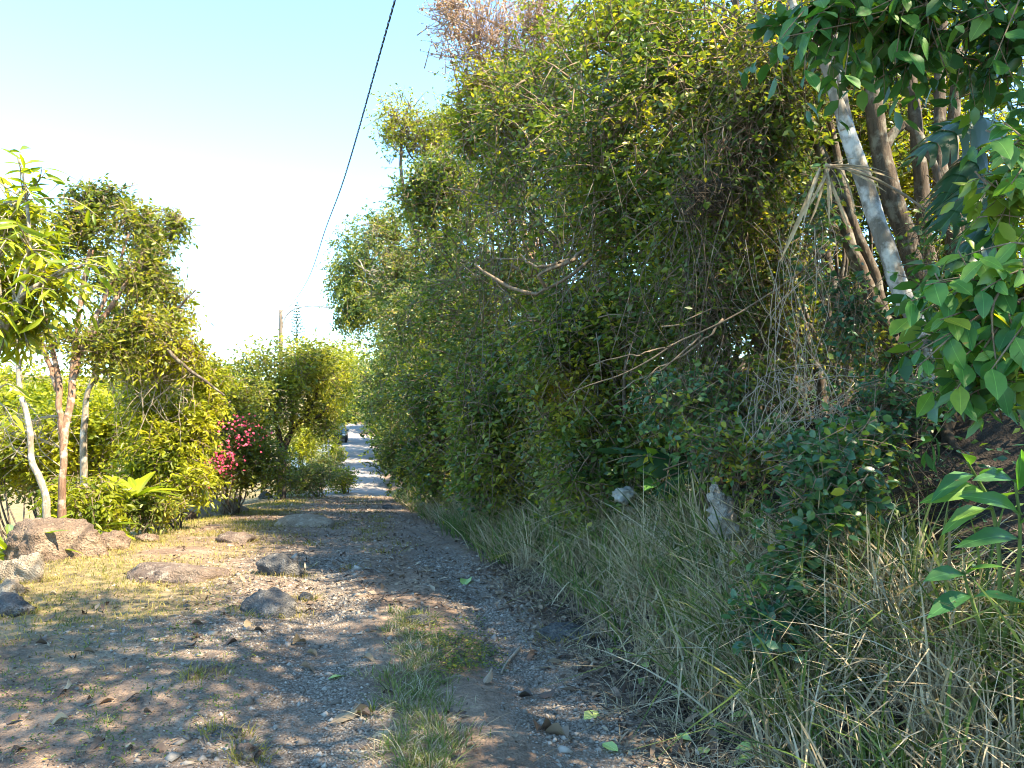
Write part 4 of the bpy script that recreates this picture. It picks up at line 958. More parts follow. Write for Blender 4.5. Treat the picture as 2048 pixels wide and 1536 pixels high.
# giant leaf low in the hedge
def big_leaf_plant(name, label, px, py, d, leaves, meshes, wscale=1.0):
    p = P(px, py, d); b = np.array([p[0], p[1], gz(p[0], p[1])]); o = thing(name, label, 'plant', b)
    for (sx, sy, tx, ty) in leaves:
        s0, e0 = P(sx, sy, d), P(tx, ty, d - .15)
        add('stalk', limb_mesh('stalk', [[0, 0, -.03, .012], [*((s0 - b) * [.4, .4, .6]), .009], [*(s0 - b), .006]], 12, 5), M['hedge_stalk'], o)
        put_leaf(meshes[rg.integers(len(meshes))], o, b, s0, e0 - s0, np.array([-.1, -.6, .7]) + rg.normal(size=3) * .15, np.linalg.norm(e0 - s0) * 1.1, wscale)
    return o
M['hedge_stalk'] = plain_mat('green_stalk', (.10, .15, .04), .5)
big_leaf_plant('split_leaf_plant', 'single huge dark green leaf poking out of the hedge above the pale stump', 1400, 960, 6.2, [(1415, 935, 1270, 868), (1440, 880, 1400, 820)], leaf_heart, .6)
big_leaf_plant('taro_plant', 'broad dark leaves low in the grass left of the pale stump', 1370, 1010, 6.1, [(1395, 930, 1310, 965), (1400, 990, 1330, 1000), (1400, 960, 1420, 900)], leaf_heart, .9)
big_leaf_plant('seedling', 'young light green broad-leaved seedling above the white bag', 1320, 990, 6.2, [(1318, 950, 1290, 930), (1318, 945, 1345, 915), (1318, 955, 1290, 975), (1320, 940, 1310, 900)], leaf_broad, 1.1)
# pinnate plant, bottom right
p = hit(1990, 1330); o = thing('compound_leaf_plant', 'plant with long paired green leaflets leaning over the bank below the glossy tree', 'plant', p)
for (stem, lf) in [([(1990, 1330, 2.9), (2000, 1150, 2.85), (1985, 1020, 2.8), (1950, 950, 2.75), (1935, 925, 2.7)], [(1985, 1020, 1895, 1000), (1970, 985, 1890, 960), (1950, 950, 1880, 945), (1940, 930, 1930, 880), (1960, 965, 2000, 915), (1985, 1010, 2040, 960)]),
                   ([(1990, 1330, 2.9), (2030, 1180, 2.8), (2040, 1060, 2.7), (2030, 960, 2.65)], [(2040, 1080, 1960, 1040), (2040, 1030, 1985, 960), (2035, 980, 2048, 900), (2040, 1050, 2100, 1000), (2030, 965, 1990, 920)]),
                   ([(1990, 1330, 2.9), (1960, 1250, 2.8), (1940, 1190, 2.75), (1925, 1140, 2.7)], [(1940, 1190, 1870, 1200), (1930, 1150, 1870, 1130), (1930, 1150, 1985, 1110), (1945, 1195, 2020, 1170)])]:
    add('stem', limb_mesh('stem', np.c_[np.array([p - [0, 0, .05]] + [P(*q) for q in stem[1:]]) - p, np.linspace(.009, .004, len(stem))], 20, 6), M['hedge_stalk'], o)
    for (sx, sy, tx, ty) in lf:
        d = float(np.interp(sy, [q[1] for q in stem[::-1]], [q[2] for q in stem[::-1]]))
        s0, e0 = P(sx, sy, d), P(tx, ty, d - .12)
        put_leaf(leaf_broad[rg.integers(4)], o, p, s0, e0 - s0, np.array([-.1, -.5, .8]) + rg.normal(size=3) * .15, np.linalg.norm(e0 - s0) * 1.05, .62, 'leaflet')
# round-leaved dark shrubs on the bank
for i, (lum, bx, n_, lab) in enumerate([
   ([PL(1660, 930, 3.9, 100, 90, .3), PL(1600, 1000, 3.8, 70, 60, .25), PL(1730, 870, 4.1, 80, 60, .3)], (1660, 1120, 3.9), 420, 'dark green round-leaved bush on the bank under the leaning trunks'),
   ([PL(1560, 1170, 3.7, 70, 60, .18), PL(1520, 1220, 3.6, 40, 40, .15), PL(1590, 1100, 3.8, 40, 60, .15)], (1560, 1300, 3.7), 150, 'small round-leaved bush growing through the dry grass'),
   ([PL(1480, 870, 4.9, 130, 60, .3), PL(1380, 790, 5.3, 120, 60, .3)], (1480, 960, 5.0), 420, 'dark leafy bush at the foot of the thin stems'),
   ([PL(1800, 780, 4.6, 90, 50, .3), PL(1860, 700, 4.9, 60, 60, .3)], (1800, 900, 4.6), 260, 'shaded leafy bush at the foot of the white-patched trunk')]):
    p = P(*bx); b = np.array([p[0], p[1], gz(p[0], p[1])])
    shrub('bank_shrub', lab, 'shrub', b, lum, n_, 7, .055 if i < 2 else .045, .68, 'round', 400 + i, 'shrubs on the right bank', stems=6, stem_r=.009, tl=.3, droop=.3, twig='twig', twig_every=1, tw_r=.002, gap=.46, gap_s=.22, spread=1.2, shape='leaf6')
# dead palm frond and hanging dry vines
c0 = P(1650, 330, 4.5); o = thing('dead_palm_frond', 'dried tan palm frond caught across the leaning trunks', 'frond', c0)
add('rib', limb_mesh('rib', [[0, 0, 0, .012], *[[*(P(*q) - c0), .009] for q in ((1720, 345, 4.5), (1800, 385, 4.55))], [*(P(1850, 420, 4.6) - c0), .006]], 14, 6), M['twig_dry'], o)
M['dry_leaflet'] = plain_mat('dry_leaflet', (.34, .27, .17), .8, var=.4)
leaflet = leaf_unit('leaflet', [(0, .012), (.3, .03), (.8, .02), (1, .002)], .0, .6, M['dry_leaflet'], 5, 1, .25)
for (sx, sy, tx, ty) in [(1655, 332, 1780, 318), (1660, 332, 1800, 335), (1665, 335, 1790, 350), (1650, 335, 1640, 440), (1655, 335, 1660, 430), (1650, 335, 1675, 400), (1660, 335, 1700, 380), (1640, 335, 1600, 430), (1660, 335, 1620, 410), (1650, 335, 1690, 440), (1690, 338, 1770, 372), (1655, 330, 1720, 300), (1680, 340, 1730, 420), (1640, 340, 1575, 500)]:
    s0, e0 = P(sx, sy, 4.5), P(tx, ty, 4.35)
    put_leaf(leaflet, o, c0, s0, e0 - s0, np.array([0, -.6, .6]) + rg.normal(size=3) * .3, np.linalg.norm(e0 - s0), 1.0, 'leaflet')
def wire_tangle(name, label, cat, px, py, d, wpx, hpx, n_, r, mt, seed, down=True, sides=4, spread=.3):
    r2 = np.random.default_rng(seed); b = P(px, py + hpx / 2, d); o = thing(name, label, cat, b)
    pts = []
    for k in range(n_):
        a = P(px + r2.uniform(-.5, .5) * wpx, py - hpx * r2.uniform(.2, .5), d + r2.uniform(-spread, spread))
        e = P(px + r2.uniform(-.5, .5) * wpx, py + hpx * r2.uniform(.0, .5), d + r2.uniform(-spread, spread)) if down else P(px + r2.uniform(-.5, .5) * wpx, py + hpx * r2.uniform(-.5, .5), d + r2.uniform(-spread, spread))
        m_ = [(a + (e - a) * t + r2.normal(size=3) * .09) for t in (.3, .65)]
        pts.append(curve_pts([a, *m_, e], 12))
    V, Pp = tubes(np.array(pts) - b, np.full((n_, 12), r) * r2.uniform(.5, 1.5, (n_, 1)), sides)
    add('strands', mesh_np('strands', V, Pp, smooth=True), M[mt], o, 'stuff'); return o
wire_tangle('hanging_vines', 'pale dry vines hanging in front of the thin stems', 'vine', 1580, 690, 4.8, 200, 560, 26, .0018, 'twig_dry', 3)
wire_tangle('hanging_vines', 'tangle of grey dead creeper low above the round-leaved bush', 'vine', 1600, 830, 4.5, 260, 200, 44, .0016, 'twig_dry', 4)
wire_tangle('hanging_roots', 'fine brown roots dangling from the dark bank', 'roots', 1880, 980, 4.0, 160, 180, 40, .003, 'bark_dark', 5, spread=.2)
wire_tangle('dead_nest', 'dark brown bird-nest clump of dead leaves in the hedge', 'nest', 1410, 395, 5.3, 80, 80, 60, .003, 'bark_dark', 6, False, spread=.12)
wire_tangle('dead_nest', 'brown hanging mass of dry palm fibre above the thin stems', 'nest', 1490, 290, 5.4, 90, 110, 50, .003, 'bark_red', 7, True, spread=.12)
for i, (paths, bark, lab) in enumerate([
   ([[(1700, 470, 5.5, 4), (1580, 555, 5.3, 3.5), (1450, 640, 5.2, 3.5), (1350, 690, 5.3, 4), (1250, 745, 5.4, 3), (1130, 790, 5.5, 2)], [(1450, 640, 5.2, 5), (1380, 700, 5.2, 4), (1290, 760, 5.2, 3)], [(1350, 690, 5.3, 4), (1270, 710, 5.2, 3), (1180, 730, 5.2, 2)], [(1400, 670, 5.2, 4), (1330, 730, 5.1, 3), (1230, 790, 5.1, 2)]], 'twig', 'fan of long bare grey twigs sloping across the hedge'),
   ([[(1180, 520, 6.4, 7), (1110, 570, 6.3, 7), (1060, 585, 6.3, 7), (1000, 565, 6.4, 7), (950, 530, 6.5, 4)], [(1090, 580, 6.3, 8), (1080, 550, 6.2, 7), (1140, 520, 6.2, 8), (1170, 500, 6.3, 6)], [(1140, 520, 6.2, 7), (1080, 535, 6.2, 5), (1040, 510, 6.3, 4)]], 'twig', 'hooked bare brown branch curving out of the hedge'),
   ([[(285, 655, 12.0, 7), (330, 690, 12.0, 8), (350, 715, 11.9, 8), (400, 755, 11.9, 6), (450, 790, 11.9, 4)]], 'bark', 'broken dark limb slanting down from the left trees')]):
    q0 = np.array(pxlimb(paths[0])[0][:3]); o = thing('bare_branch', lab, 'branch', q0, 'bare branches')
    for k, pa in enumerate(paths):
        c = np.array(pxlimb(pa)); c[:, :3] -= q0
        add('branch' if k == 0 else 'side_twig', limb_mesh('branch', c, 26, 6, .03, 70 + i * 5 + k), M[bark], o)
for i, (px, py, d, w_, h_, lab) in enumerate([(1130, 560, 6.0, 160, 420, 'thin brown vines climbing the bright green hedge shrub'), (1300, 560, 5.3, 200, 520, 'thin brown vines and stems hanging down the near hedge face'), (980, 620, 8.0, 160, 420, 'thin dry vines trailing over the olive hedge shrub'), (1420, 620, 5.0, 120, 500, 'upright dry stems beside the pale upright stem')]):
    wire_tangle('trailing_vines', lab, 'vine', px, py, d + .35, w_, h_, 11, .0013 + .0002 * d, 'bark', 90 + i, spread=.35)
# pale stump, white bag, stone in the grass, stick
p = P(1450, 1080, 4.85); b = np.array([p[0], p[1], gz(p[0], p[1])])
me = limb_mesh('stump', np.array(pxlimb([(1470, 1150, 4.85, 66), (1458, 1075, 4.85, 54), (1444, 1030, 4.85, 42), (1432, 990, 4.85, 28), (1420, 948, 4.85, 10)])) - [*b, 0], 34, 22, .0, 8)
co_ = np.empty(len(me.vertices) * 3, np.float32); me.vertices.foreach_get('co', co_); co_ = co_.reshape(-1, 3)
co_ += (np.stack([vnoise(co_ * 13 + 5 * k, 3 + k) * .6 + vnoise(co_ * 34 + 5 * k, 8 + k) * .4 for k in range(3)], -1) - .5) * .13; me.vertices.foreach_set('co', co_.ravel()); me.update()
o = add('pale_stump', me, M['tufa']); o.location = Vector(b); tag(o, 'pale weathered pointed stump standing in the grass of the bank', 'stump')
p = P(1250, 990, 6.4); me = rock_mesh(55, 24 / FPX * 6.4, 20 / FPX * 6.4, 16 / FPX * 6.4, 4, .4, 6)
M['bag'] = plain_mat('white_plastic', (.30, .30, .28), .6, var=.3)
o = add('plastic_bag', me, M['bag']); o.location = Vector(p); tag(o, 'crumpled white bag lodged in the tall grass', 'bag')
p = P(1702, 1345, 3.45); me = rock_mesh(57, 20 / FPX * 3.45, 16 / FPX * 3.45, 12 / FPX * 3.45, 4, .15, 2)
o = add('stone', me, M['rock_grey']); o.location = Vector([p[0], p[1], max(p[2], gz(p[0], p[1]))]); tag(o, 'smooth purple-grey stone held among dry stalks', 'stone')
p = P(1750, 1260, 3.4); q0 = p
o = add('dead_log', limb_mesh('log', np.array(pxlimb([(1700, 1205, 3.6, 22), (1760, 1255, 3.45, 34), (1800, 1310, 3.4, 36), (1825, 1365, 3.35, 30)])) - [*p, 0], 20, 12, .02, 4), M['stump']); o.location = Vector(p); tag(o, 'rotten brown log end buried in the tall dry grass', 'log')
p = hit(1020, 1325); a_, e_ = hit(1003, 1350), hit(1040, 1302)
o = add('stick', limb_mesh('stick', [[*(a_ - p + [0, 0, .012]), .006], [*( [0, 0, .022]), .010], [*(e_ - p + [0, 0, .02]), .012]], 14, 7, .01, 4), M['twig_dry']); o.location = Vector(p); tag(o, 'broken tan stick lying on the right wheel track', 'stick')
# ------------------------------------------------------------------ fallen leaves
M['fallen_green'] = leaf_mat('fallen_green', [(0, (.26, .38, .12)), (1, (.42, .50, .2))], .3, .5, per_object=True)
M['fallen_brown'] = leaf_mat('fallen_brown', [(0, (.05, .035, .03)), (.6, (.12, .08, .06)), (1, (.20, .14, .10))], .1, .55, per_object=True, yellow=(1.2, 1, .8))
M['fallen_tan'] = leaf_mat('fallen_tan', [(0, (.20, .145, .095)), (1, (.34, .27, .19))], .2, .6, per_object=True, yellow=(1.2, 1, .8))
fl = {k: [leaf_unit('fallen_leaf', OV, c, f, M['fallen_' + k], tipdrop=d_) for c, f, d_ in v] for k, v in {'green': ((.1, .15, .1), (.2, .3, .2)), 'brown': ((.6, .9, .5), (.5, -.8, -.4), (.3, .5, .6)), 'tan': ((.8, .7, .4), (.5, -.5, -.3))}.items()}
def fallen(px, py, size, kind, label, group=None):
    p = hit(px, py); d = p[1]; a = rg.uniform(0, 6.28)
    ax = np.array([math.cos(a), math.sin(a), rg.uniform(-.02, .2)])
    ob = put_leaf(fl[kind][rg.integers(len(fl[kind]))], None, np.zeros(3), p + np.array([0, 0, .012]), ax, np.array([0, 0, 1.]) + rg.normal(size=3) * .25, size / FPX * d * 1.4, 1.0, 'fallen_leaf')
    bpy.context.view_layer.update()
    tag(ob, label, 'leaf', group)
for px, py, s, k, lab in [(660, 1452, 46, 'tan', 'pale curled leaf beside the arched dark leaf on the left gravel'), (702, 1438, 42, 'brown', 'arched dark leaf standing on the left gravel'), (585, 1292, 32, 'tan', 'folded tan leaf on the left track beyond the green leaf'), (656, 1364, 36, 'green', 'lone pale green leaf on the left gravel'),
    (1168, 1444, 42, 'green', 'broad green leaf in the middle of the right gravel'), (1206, 1492, 36, 'green', 'folded bright green leaf nearest the end of the right gravel'), (1282, 1362, 30, 'green', 'pale green leaf on dark soil beside the right gravel'), (1405, 1420, 40, 'green', 'green leaf under the leaf drift by the dry grass'), (1390, 1430, 34, 'green', 'yellow-green leaf touching the leaf drift'), (1290, 1402, 26, 'green', 'small green leaf right of the dark curled leaf'), (1212, 1392, 40, 'brown', 'almost black curled leaf on the right gravel'), (935, 1162, 36, 'green', 'pale leaf with a raised tip on the far right rut'), (1075, 1470, 48, 'brown', 'brown crumpled leaf at the edge of the right gravel'), (1135, 1482, 50, 'brown', 'long brown curled leaf on the right gravel'), (600, 1338, 34, 'brown', 'dark leaf beyond the lone pale green leaf'), (508, 1252, 30, 'tan', 'yellowish leaf in front of the low rounded rock')]:
    fallen(px, py, s, k, lab)
for i in range(46):
    px, py = (rg.uniform(0, 1100), 1180 + 340 * rg.uniform() ** .8)
    k = ['brown', 'brown', 'brown', 'tan'][rg.integers(4)]
    fallen(px, py, 14 + 18 * (py - 1180) / 340 * rg.uniform(.7, 1.3), k, {'brown': 'dry dark brown leaf lying on the soil of the track', 'tan': 'dry pale tan leaf lying on the soil of the track'}[k], k + ' leaves fallen on the track')
for i in range(44):
    py = 1240 + 290 * rg.uniform(); px = 1180 + (py - 1240) * 1.15 + rg.normal() * 55 + 40
    k = ['brown', 'brown', 'green', 'tan'][rg.integers(4)]
    fallen(px, py, 18 + 20 * (py - 1240) / 290, k, {'brown': 'dark dead leaf in the drift below the dry grass', 'tan': 'tan dead leaf in the drift below the dry grass', 'green': 'green fallen leaf in the drift below the dry grass'}[k], k + ' leaves in the drift by the bank')
# ------------------------------------------------------------------ trees and shrubs on the left
# slim forked tree
b = hit(112, 1036); b = np.array([P(112, 1036, 9.6)[0], 9.6, gz(P(112, 1036, 9.6)[0], 9.6)])
o = thing('forked_tree', 'slim tree with two pale leaning stems behind the largest boulder', 'tree', b)
for k, pa in enumerate([[(96, 1040, 9.5, 17), (88, 990, 9.5, 14), (66, 920, 9.6, 12), (58, 860, 9.6, 11), (42, 780, 9.7, 10), (34, 700, 9.8, 9), (15, 600, 9.9, 7)],
                        [(122, 1040, 9.6, 18), (126, 960, 9.6, 14), (127, 890, 9.7, 14), (142, 800, 9.9, 14), (148, 720, 10.1, 12), (160, 620, 10.3, 10), (185, 500, 10.5, 12)],
                        [(127, 890, 9.7, 11), (120, 830, 9.8, 12), (118, 760, 10.0, 11), (105, 700, 10.2, 9), (80, 560, 10.3, 5)],
                        [(146, 760, 10.0, 14), (170, 690, 10.2, 12), (230, 600, 10.4, 9), (280, 520, 10.6, 5)],
                        [(118, 780, 10.0, 12), (95, 720, 10.1, 10), (60, 620, 10.2, 7)], [(148, 720, 10.1, 12), (200, 620, 10.3, 9), (260, 470, 10.5, 5)]]):
    c = np.array(pxlimb(pa)); c[:, :3] -= b
    if k < 2: c[0, 2] -= .1
    add('trunk' if k < 2 else 'branch', limb_mesh('trunk', c, 36, 9, .03, 500 + k), M['bark_pale' if k == 0 else 'bark_red'], o)
lum = [PL(165, 450, 10.6, 80, 60, .6), PL(255, 440, 10.6, 60, 45, .5), PL(100, 560, 10.4, 90, 60, .6), PL(215, 560, 10.6, 90, 60, .6), PL(130, 680, 10.3, 100, 55, .6), PL(225, 690, 10.5, 60, 50, .5), PL(45, 660, 10.2, 60, 60, .5), PL(290, 640, 10.8, 60, 40, .5)]
crown(o, b, lum + [PL(60, 470, 10.8, 90, 60, .6), PL(300, 520, 10.8, 50, 60, .5), PL(200, 390, 10.8, 60, 30, .4)], 2500, 6, .085, .42, 'left_green', 501, tl=.42, droop=.3, twig='twig', twig_every=2, tw_r=.004, gap=.52, gap_s=.5, shell=2.2, spread=1.0)
# airy yellow tree with the white trunk
b = P(168, 950, 12.2); b[2] = gz(b[0], b[1])
o = thing('white_trunk_tree', 'airy yellow-green tree with a whitish trunk behind the slim forked tree', 'tree', b)
for k, pa in enumerate([[(168, 955, 12.2, 16), (169, 880, 12.2, 13), (172, 800, 12.2, 11), (186, 760, 12.2, 9), (200, 700, 12.2, 8), (260, 600, 12.2, 9), (320, 500, 12.2, 5), (365, 430, 12.2, 3)], [(186, 765, 12.2, 12), (198, 745, 12.2, 10), (225, 738, 12.2, 6)], [(200, 700, 12.2, 10), (280, 660, 12.2, 8), (350, 620, 12.2, 5), (390, 580, 12.2, 3)]]):
    c = np.array(pxlimb(pa)); c[:, :3] -= b
    if k == 0: c[0, 2] = -.1
    add('trunk' if k == 0 else 'branch', limb_mesh('trunk', c, 40, 9, .03, 510 + k), M['bark_pale' if k == 0 else 'bark'], o)
lum = [PL(310, 470, 12.4, 55, 60, .5), PL(290, 560, 12.4, 60, 50, .5), PL(345, 640, 12.4, 50, 35, .5), PL(330, 585, 12.4, 50, 30, .5), PL(350, 440, 12.3, 20, 25, .3), PL(370, 700, 12.4, 45, 35, .5), PL(250, 650, 12.4, 60, 50, .5), PL(210, 540, 12.6, 60, 50, .5), PL(300, 710, 12.4, 60, 40, .5)]
crown(o, b, lum, 2100, 6, .10, .36, 'lime', 511, tl=.4, droop=.35, twig='twig', twig_every=1, tw_r=.005, gap=.46, gap_s=.4, hang=.3)
# large-leaved tree at the left edge
b = np.array([-4.95, 6.6, gz(-4.95, 6.6)]); o = thing('long_leaf_tree', 'tree with long bright yellow-green drooping leaves at the largest boulder', 'tree', b)
for k, pa in enumerate([[(-60, 900, 6.6, 20), (-20, 760, 6.6, 18), (5, 660, 6.6, 16), (35, 600, 6.6, 13), (60, 500, 6.6, 8), (50, 380, 6.6, 6), (35, 310, 6.6, 4)], [(5, 660, 6.6, 16), (-5, 540, 6.6, 12), (-10, 430, 6.6, 8)], [(35, 600, 6.6, 12), (90, 560, 6.6, 8), (170, 530, 6.6, 5)]]):
    c = np.array(pxlimb(pa)); 
    if k == 0: c = np.vstack([[*(b - [0, 0, .1]), .07], c])
    c[:, :3] -= b
    add('trunk' if k == 0 else 'branch', limb_mesh('trunk', c, 30, 9, .03, 520 + k), M['bark_pale'], o)
tw = []
for k in range(46):
    hx = [(60, 500), (35, 600), (90, 560), (-5, 520), (50, 400), (20, 640)][k % 6]
    tx, ty = hx[0] + rg.normal() * 75, hx[1] + rg.normal() * 60 - 10
    tx = min(tx, 215); ty = max(ty, 370 if tx > 90 else 330)
    tw.append((P(*hx, 6.6), P(tx, ty, 6.6 + rg.normal() * .3)))
tw += [(P(50, 380, 6.6), P(38, 295, 6.6)), (P(50, 400, 6.6), P(95, 340, 6.6)), (P(90, 560, 6.6), P(190, 520, 6.5)), (P(90, 560, 6.6), P(180, 590, 6.5)), (P(-5, 780, 6.6), P(50, 790, 6.4)), (P(-10, 800, 6.6), P(30, 850, 6.3))]
leafy_branches(o, b, tw, 6, .185, leaf_mango, 'bark_pale', rg, hang=.3, flat=.7, r=.005, wscale=.9)
crown(o, b, [PL(40, 430, 6.9, 60, 60, .4), PL(10, 560, 6.9, 80, 80, .45), PL(110, 550, 6.9, 70, 45, .35), PL(60, 640, 6.9, 60, 40, .4), PL(-60, 450, 6.9, 60, 120, .4)], 330, 8, .16, .24, 'lime', 521, tl=.35, droop=.4, twig='bark_pale', twig_every=1, tw_r=.004, gap=.3, gap_s=.3, shape='leaf6', hang=.35)
def lshrub(name, lab, cat, bpx, d, lum, n_, per, Ls, Wr, lf, seed, group=None, **kw):
    p = P(bpx[0], bpx[1], d); b = np.array([p[0], p[1], gz(p[0], p[1])])
    return shrub(name, lab, cat, b, lum, n_, per, Ls, Wr, lf, seed, group, **kw)
KW = dict(tl=.4, droop=.3, twig='twig', twig_every=3, tw_r=.005, gap=.45, gap_s=.5)
lshrub('leafy_shrub', 'bright green leafy shrub behind the bird-nest fern on its stake', 'shrub', (330, 1000), 12.6, [PL(330, 900, 12.6, 80, 75, .7), PL(300, 820, 12.8, 60, 45, .6), PL(375, 965, 12.4, 55, 40, .5), PL(270, 960, 12.4, 50, 45, .5), PL(390, 850, 12.8, 40, 60, .5)], 1900, 7, .105, .36, 'lime', 601, stems=8, stem_r=.025, hang=.25, **KW)
lshrub('airy_shrub', 'tall airy yellow-green shrub above the dead vine tangle', 'shrub', (340, 980), 13.2, [PL(340, 745, 13.2, 70, 40, .6), PL(410, 745, 13.2, 50, 35, .6), PL(280, 740, 13.2, 40, 30, .5), PL(390, 800, 13.2, 60, 40, .5)], 950, 7, .095, .36, 'lime', 602, stems=9, stem_r=.025, hang=.25, **KW)
o = lshrub('flowering_shrub', 'dark shrub dotted with clusters of pink flowers beside the round dark tree', 'shrub', (460, 985), 16.5, [PL(470, 880, 16.5, 85, 90, 1.0), PL(430, 950, 16.3, 70, 40, .8), PL(480, 780, 17, 60, 45, .9), PL(410, 860, 16.4, 60, 70, .7), PL(530, 930, 16.6, 60, 55, .8), PL(380, 930, 16, 40, 40, .6)], 3000, 7, .095, .45, 'left_green', 603, stems=8, stem_r=.03, **KW)
ob = np.array(o.location)
fp = []
for (px, py, n_) in [(485, 848, 20), (455, 850, 18), (500, 872, 16), (448, 908, 40), (430, 935, 26), (436, 915, 30), (470, 892, 18), (412, 965, 10), (405, 938, 22), (330, 862, 10), (412, 940, 14), (490, 862, 12), (425, 930, 18), (345, 1000, 6), (415, 838, 8), (513, 870, 8)]:
    fp.append(P(px, py, 15.2)[None] + rg.normal(size=(n_, 3)) * [.18, .2, .12])
fp = np.concatenate(fp); n = len(fp)
V, T, vv = leaf_arrays(fp, rg.normal(size=(n, 3)), nrm(rg.normal(size=(n, 3)) + [0, -.6, .5]), np.full(n, .065), np.full(n, .055), rg.uniform(0, 1, n), 'kite')
add('flowers', mesh_np('flowers', V - ob, [T], vv), M['pink'], o, 'stuff', 'clusters of bright pink flowers')
# round dark tree
b = P(562, 960, 25); b[2] = gz(b[0], b[1])
o = thing('round_tree', 'round-crowned tree with a dark forked trunk at the left of the lane', 'tree', b)
for k, pa in enumerate([[(562, 962, 25, 20), (564, 920, 25, 17), (572, 885, 25, 14), (600, 845, 25, 11), (630, 800, 25, 7), (640, 740, 25, 4)], [(566, 905, 25, 13), (556, 870, 25, 11), (545, 830, 25, 8), (520, 780, 25, 5)], [(580, 875, 25, 10), (585, 830, 25, 8), (580, 760, 25, 5)], [(600, 845, 25, 7), (640, 830, 25, 5), (665, 790, 25, 3)]]):
    c = np.array(pxlimb(pa)); c[:, :3] -= b
    if k == 0: c[0, 2] = -.15
    add('trunk' if k == 0 else 'branch', limb_mesh('trunk', c, 24, 8, .06, 530 + k), M['bark_dark'], o)
lum = [PL(575, 715, 25, 95, 45, 1.6), PL(500, 760, 25, 60, 60, 1.4), PL(630, 745, 25, 60, 60, 1.4), PL(560, 800, 24.4, 85, 60, 1.3), PL(478, 850, 25, 45, 60, 1.1), PL(640, 830, 25.4, 40, 50, 1.0), PL(500, 900, 24.8, 50, 50, 1.0)]
crown(o, b, lum, 4000, 7, .13, .42, 'left_green', 531, tl=.55, droop=.3, twig='twig', twig_every=5, tw_r=.007, gap=.42, gap_s=.8, shell=2.6)
KF = dict(tl=.5, droop=.25, twig='twig', twig_every=4, tw_r=.006, gap=.42, gap_s=.7)
for i, (bp, d, lum, n_, Ls, lf, lab) in enumerate([
   ((640, 980), 27, [PL(630, 950, 27, 70, 28, 1.0), PL(600, 965, 26.5, 50, 22, .9)], 900, .10, 'olive', 'low olive bush at the foot of the round dark tree'),
   ((690, 975), 28.5, [PL(683, 958, 28.5, 26, 22, .7)], 420, .10, 'lime', 'bright lime bush on the corner of the concrete lane'),
   ((660, 950), 33, [PL(655, 925, 33, 32, 20, .8)], 420, .11, 'olive', 'reddish-tinged bush behind the bright lime bush'),
   ((676, 920), 44, [PL(672, 903, 44, 18, 18, .8)], 320, .13, 'lime', 'small lime bush under the lane-side post'),
   ((640, 910), 52, [PL(645, 845, 52, 40, 60, 2), PL(660, 780, 53, 45, 70, 2), PL(690, 750, 54, 30, 60, 2), PL(636, 720, 53, 40, 40, 2)], 2000, .2, 'lime', 'tall sunlit yellow-green tree over the parked car'),
   ((600, 930), 36, [PL(610, 885, 36, 45, 45, 1.5)], 700, .14, 'lime', 'sunlit bush seen behind the trunk of the round tree')]):
    lshrub('lane_bush', lab, 'bush', bp, d, lum, n_, 7, Ls, .45, lf, 610 + i, 'bushes along the left of the lane', stems=5, stem_r=.04, **KF)
for i, (px, py, d, rx, ry, n_, lf, lab) in enumerate([
   (40, 860, 17, 110, 90, 1500, 'lime', 'sunlit bush filling the gap left of the slim forked tree'),
   (215, 850, 17.5, 80, 80, 1300, 'lime', 'pale sunlit bush right behind the whitish trunk'),
   (120, 900, 19, 110, 80, 1200, 'olive', 'olive bush behind the slim forked tree stems'),
   (330, 790, 20, 90, 70, 1200, 'olive', 'olive bush behind the dead vine tangle'),
   (430, 790, 23, 80, 80, 1200, 'hedge_dark', 'dark bush between the airy shrub and the round tree'),
   (60, 790, 24, 150, 70, 1400, 'lime', 'sunlit bush further down the slope behind the forked tree'),
   (260, 800, 25, 120, 70, 1200, 'lime', 'sunlit bush further down the slope behind the whitish trunk'),
   (90, 800, 30, 130, 40, 900, 'olive', 'distant hazy bush low on the slope behind the left trees'),
   (240, 800, 34, 110, 35, 900, 'olive', 'distant russet-tinged bush on the slope below the horizon')]):
    lshrub('slope_bush', lab, 'bush', (px, py + ry), d, [PL(px, py, d, rx, ry, 1.2), PL(px - rx * .4, py + ry * .5, d, rx * .6, ry * .7, 1.0)], n_, 7, .09 + .003 * d, .42, lf, 640 + i, 'bushes on the falling slope to the left', stems=6, stem_r=.035, **KF)
lshrub('golden_bush', 'glossy golden-green bush between the boulders and the forked tree', 'bush', (170, 1045), 10.3, [PL(165, 990, 10.3, 55, 40, .4), PL(215, 1000, 10.3, 30, 45, .35), PL(120, 980, 10.4, 30, 35, .3)], 480, 7, .11, .32, 'lime', 660, stems=6, stem_r=.012, tl=.3, droop=.5, twig='twig', twig_every=2, tw_r=.004, gap=.35, gap_s=.3, shape='leaf6', hang=.3)
lshrub('golden_bush', 'leafy green bush below the bird-nest fern', 'bush', (290, 1040), 11.0, [PL(300, 1010, 11.4, 70, 28, .4), PL(240, 1010, 11.0, 30, 30, .3)], 420, 7, .09, .36, 'left_green', 661, stems=6, stem_r=.012, tl=.3, droop=.4, twig='twig', twig_every=2, tw_r=.004, gap=.35, gap_s=.3, shape='leaf6', hang=.2)
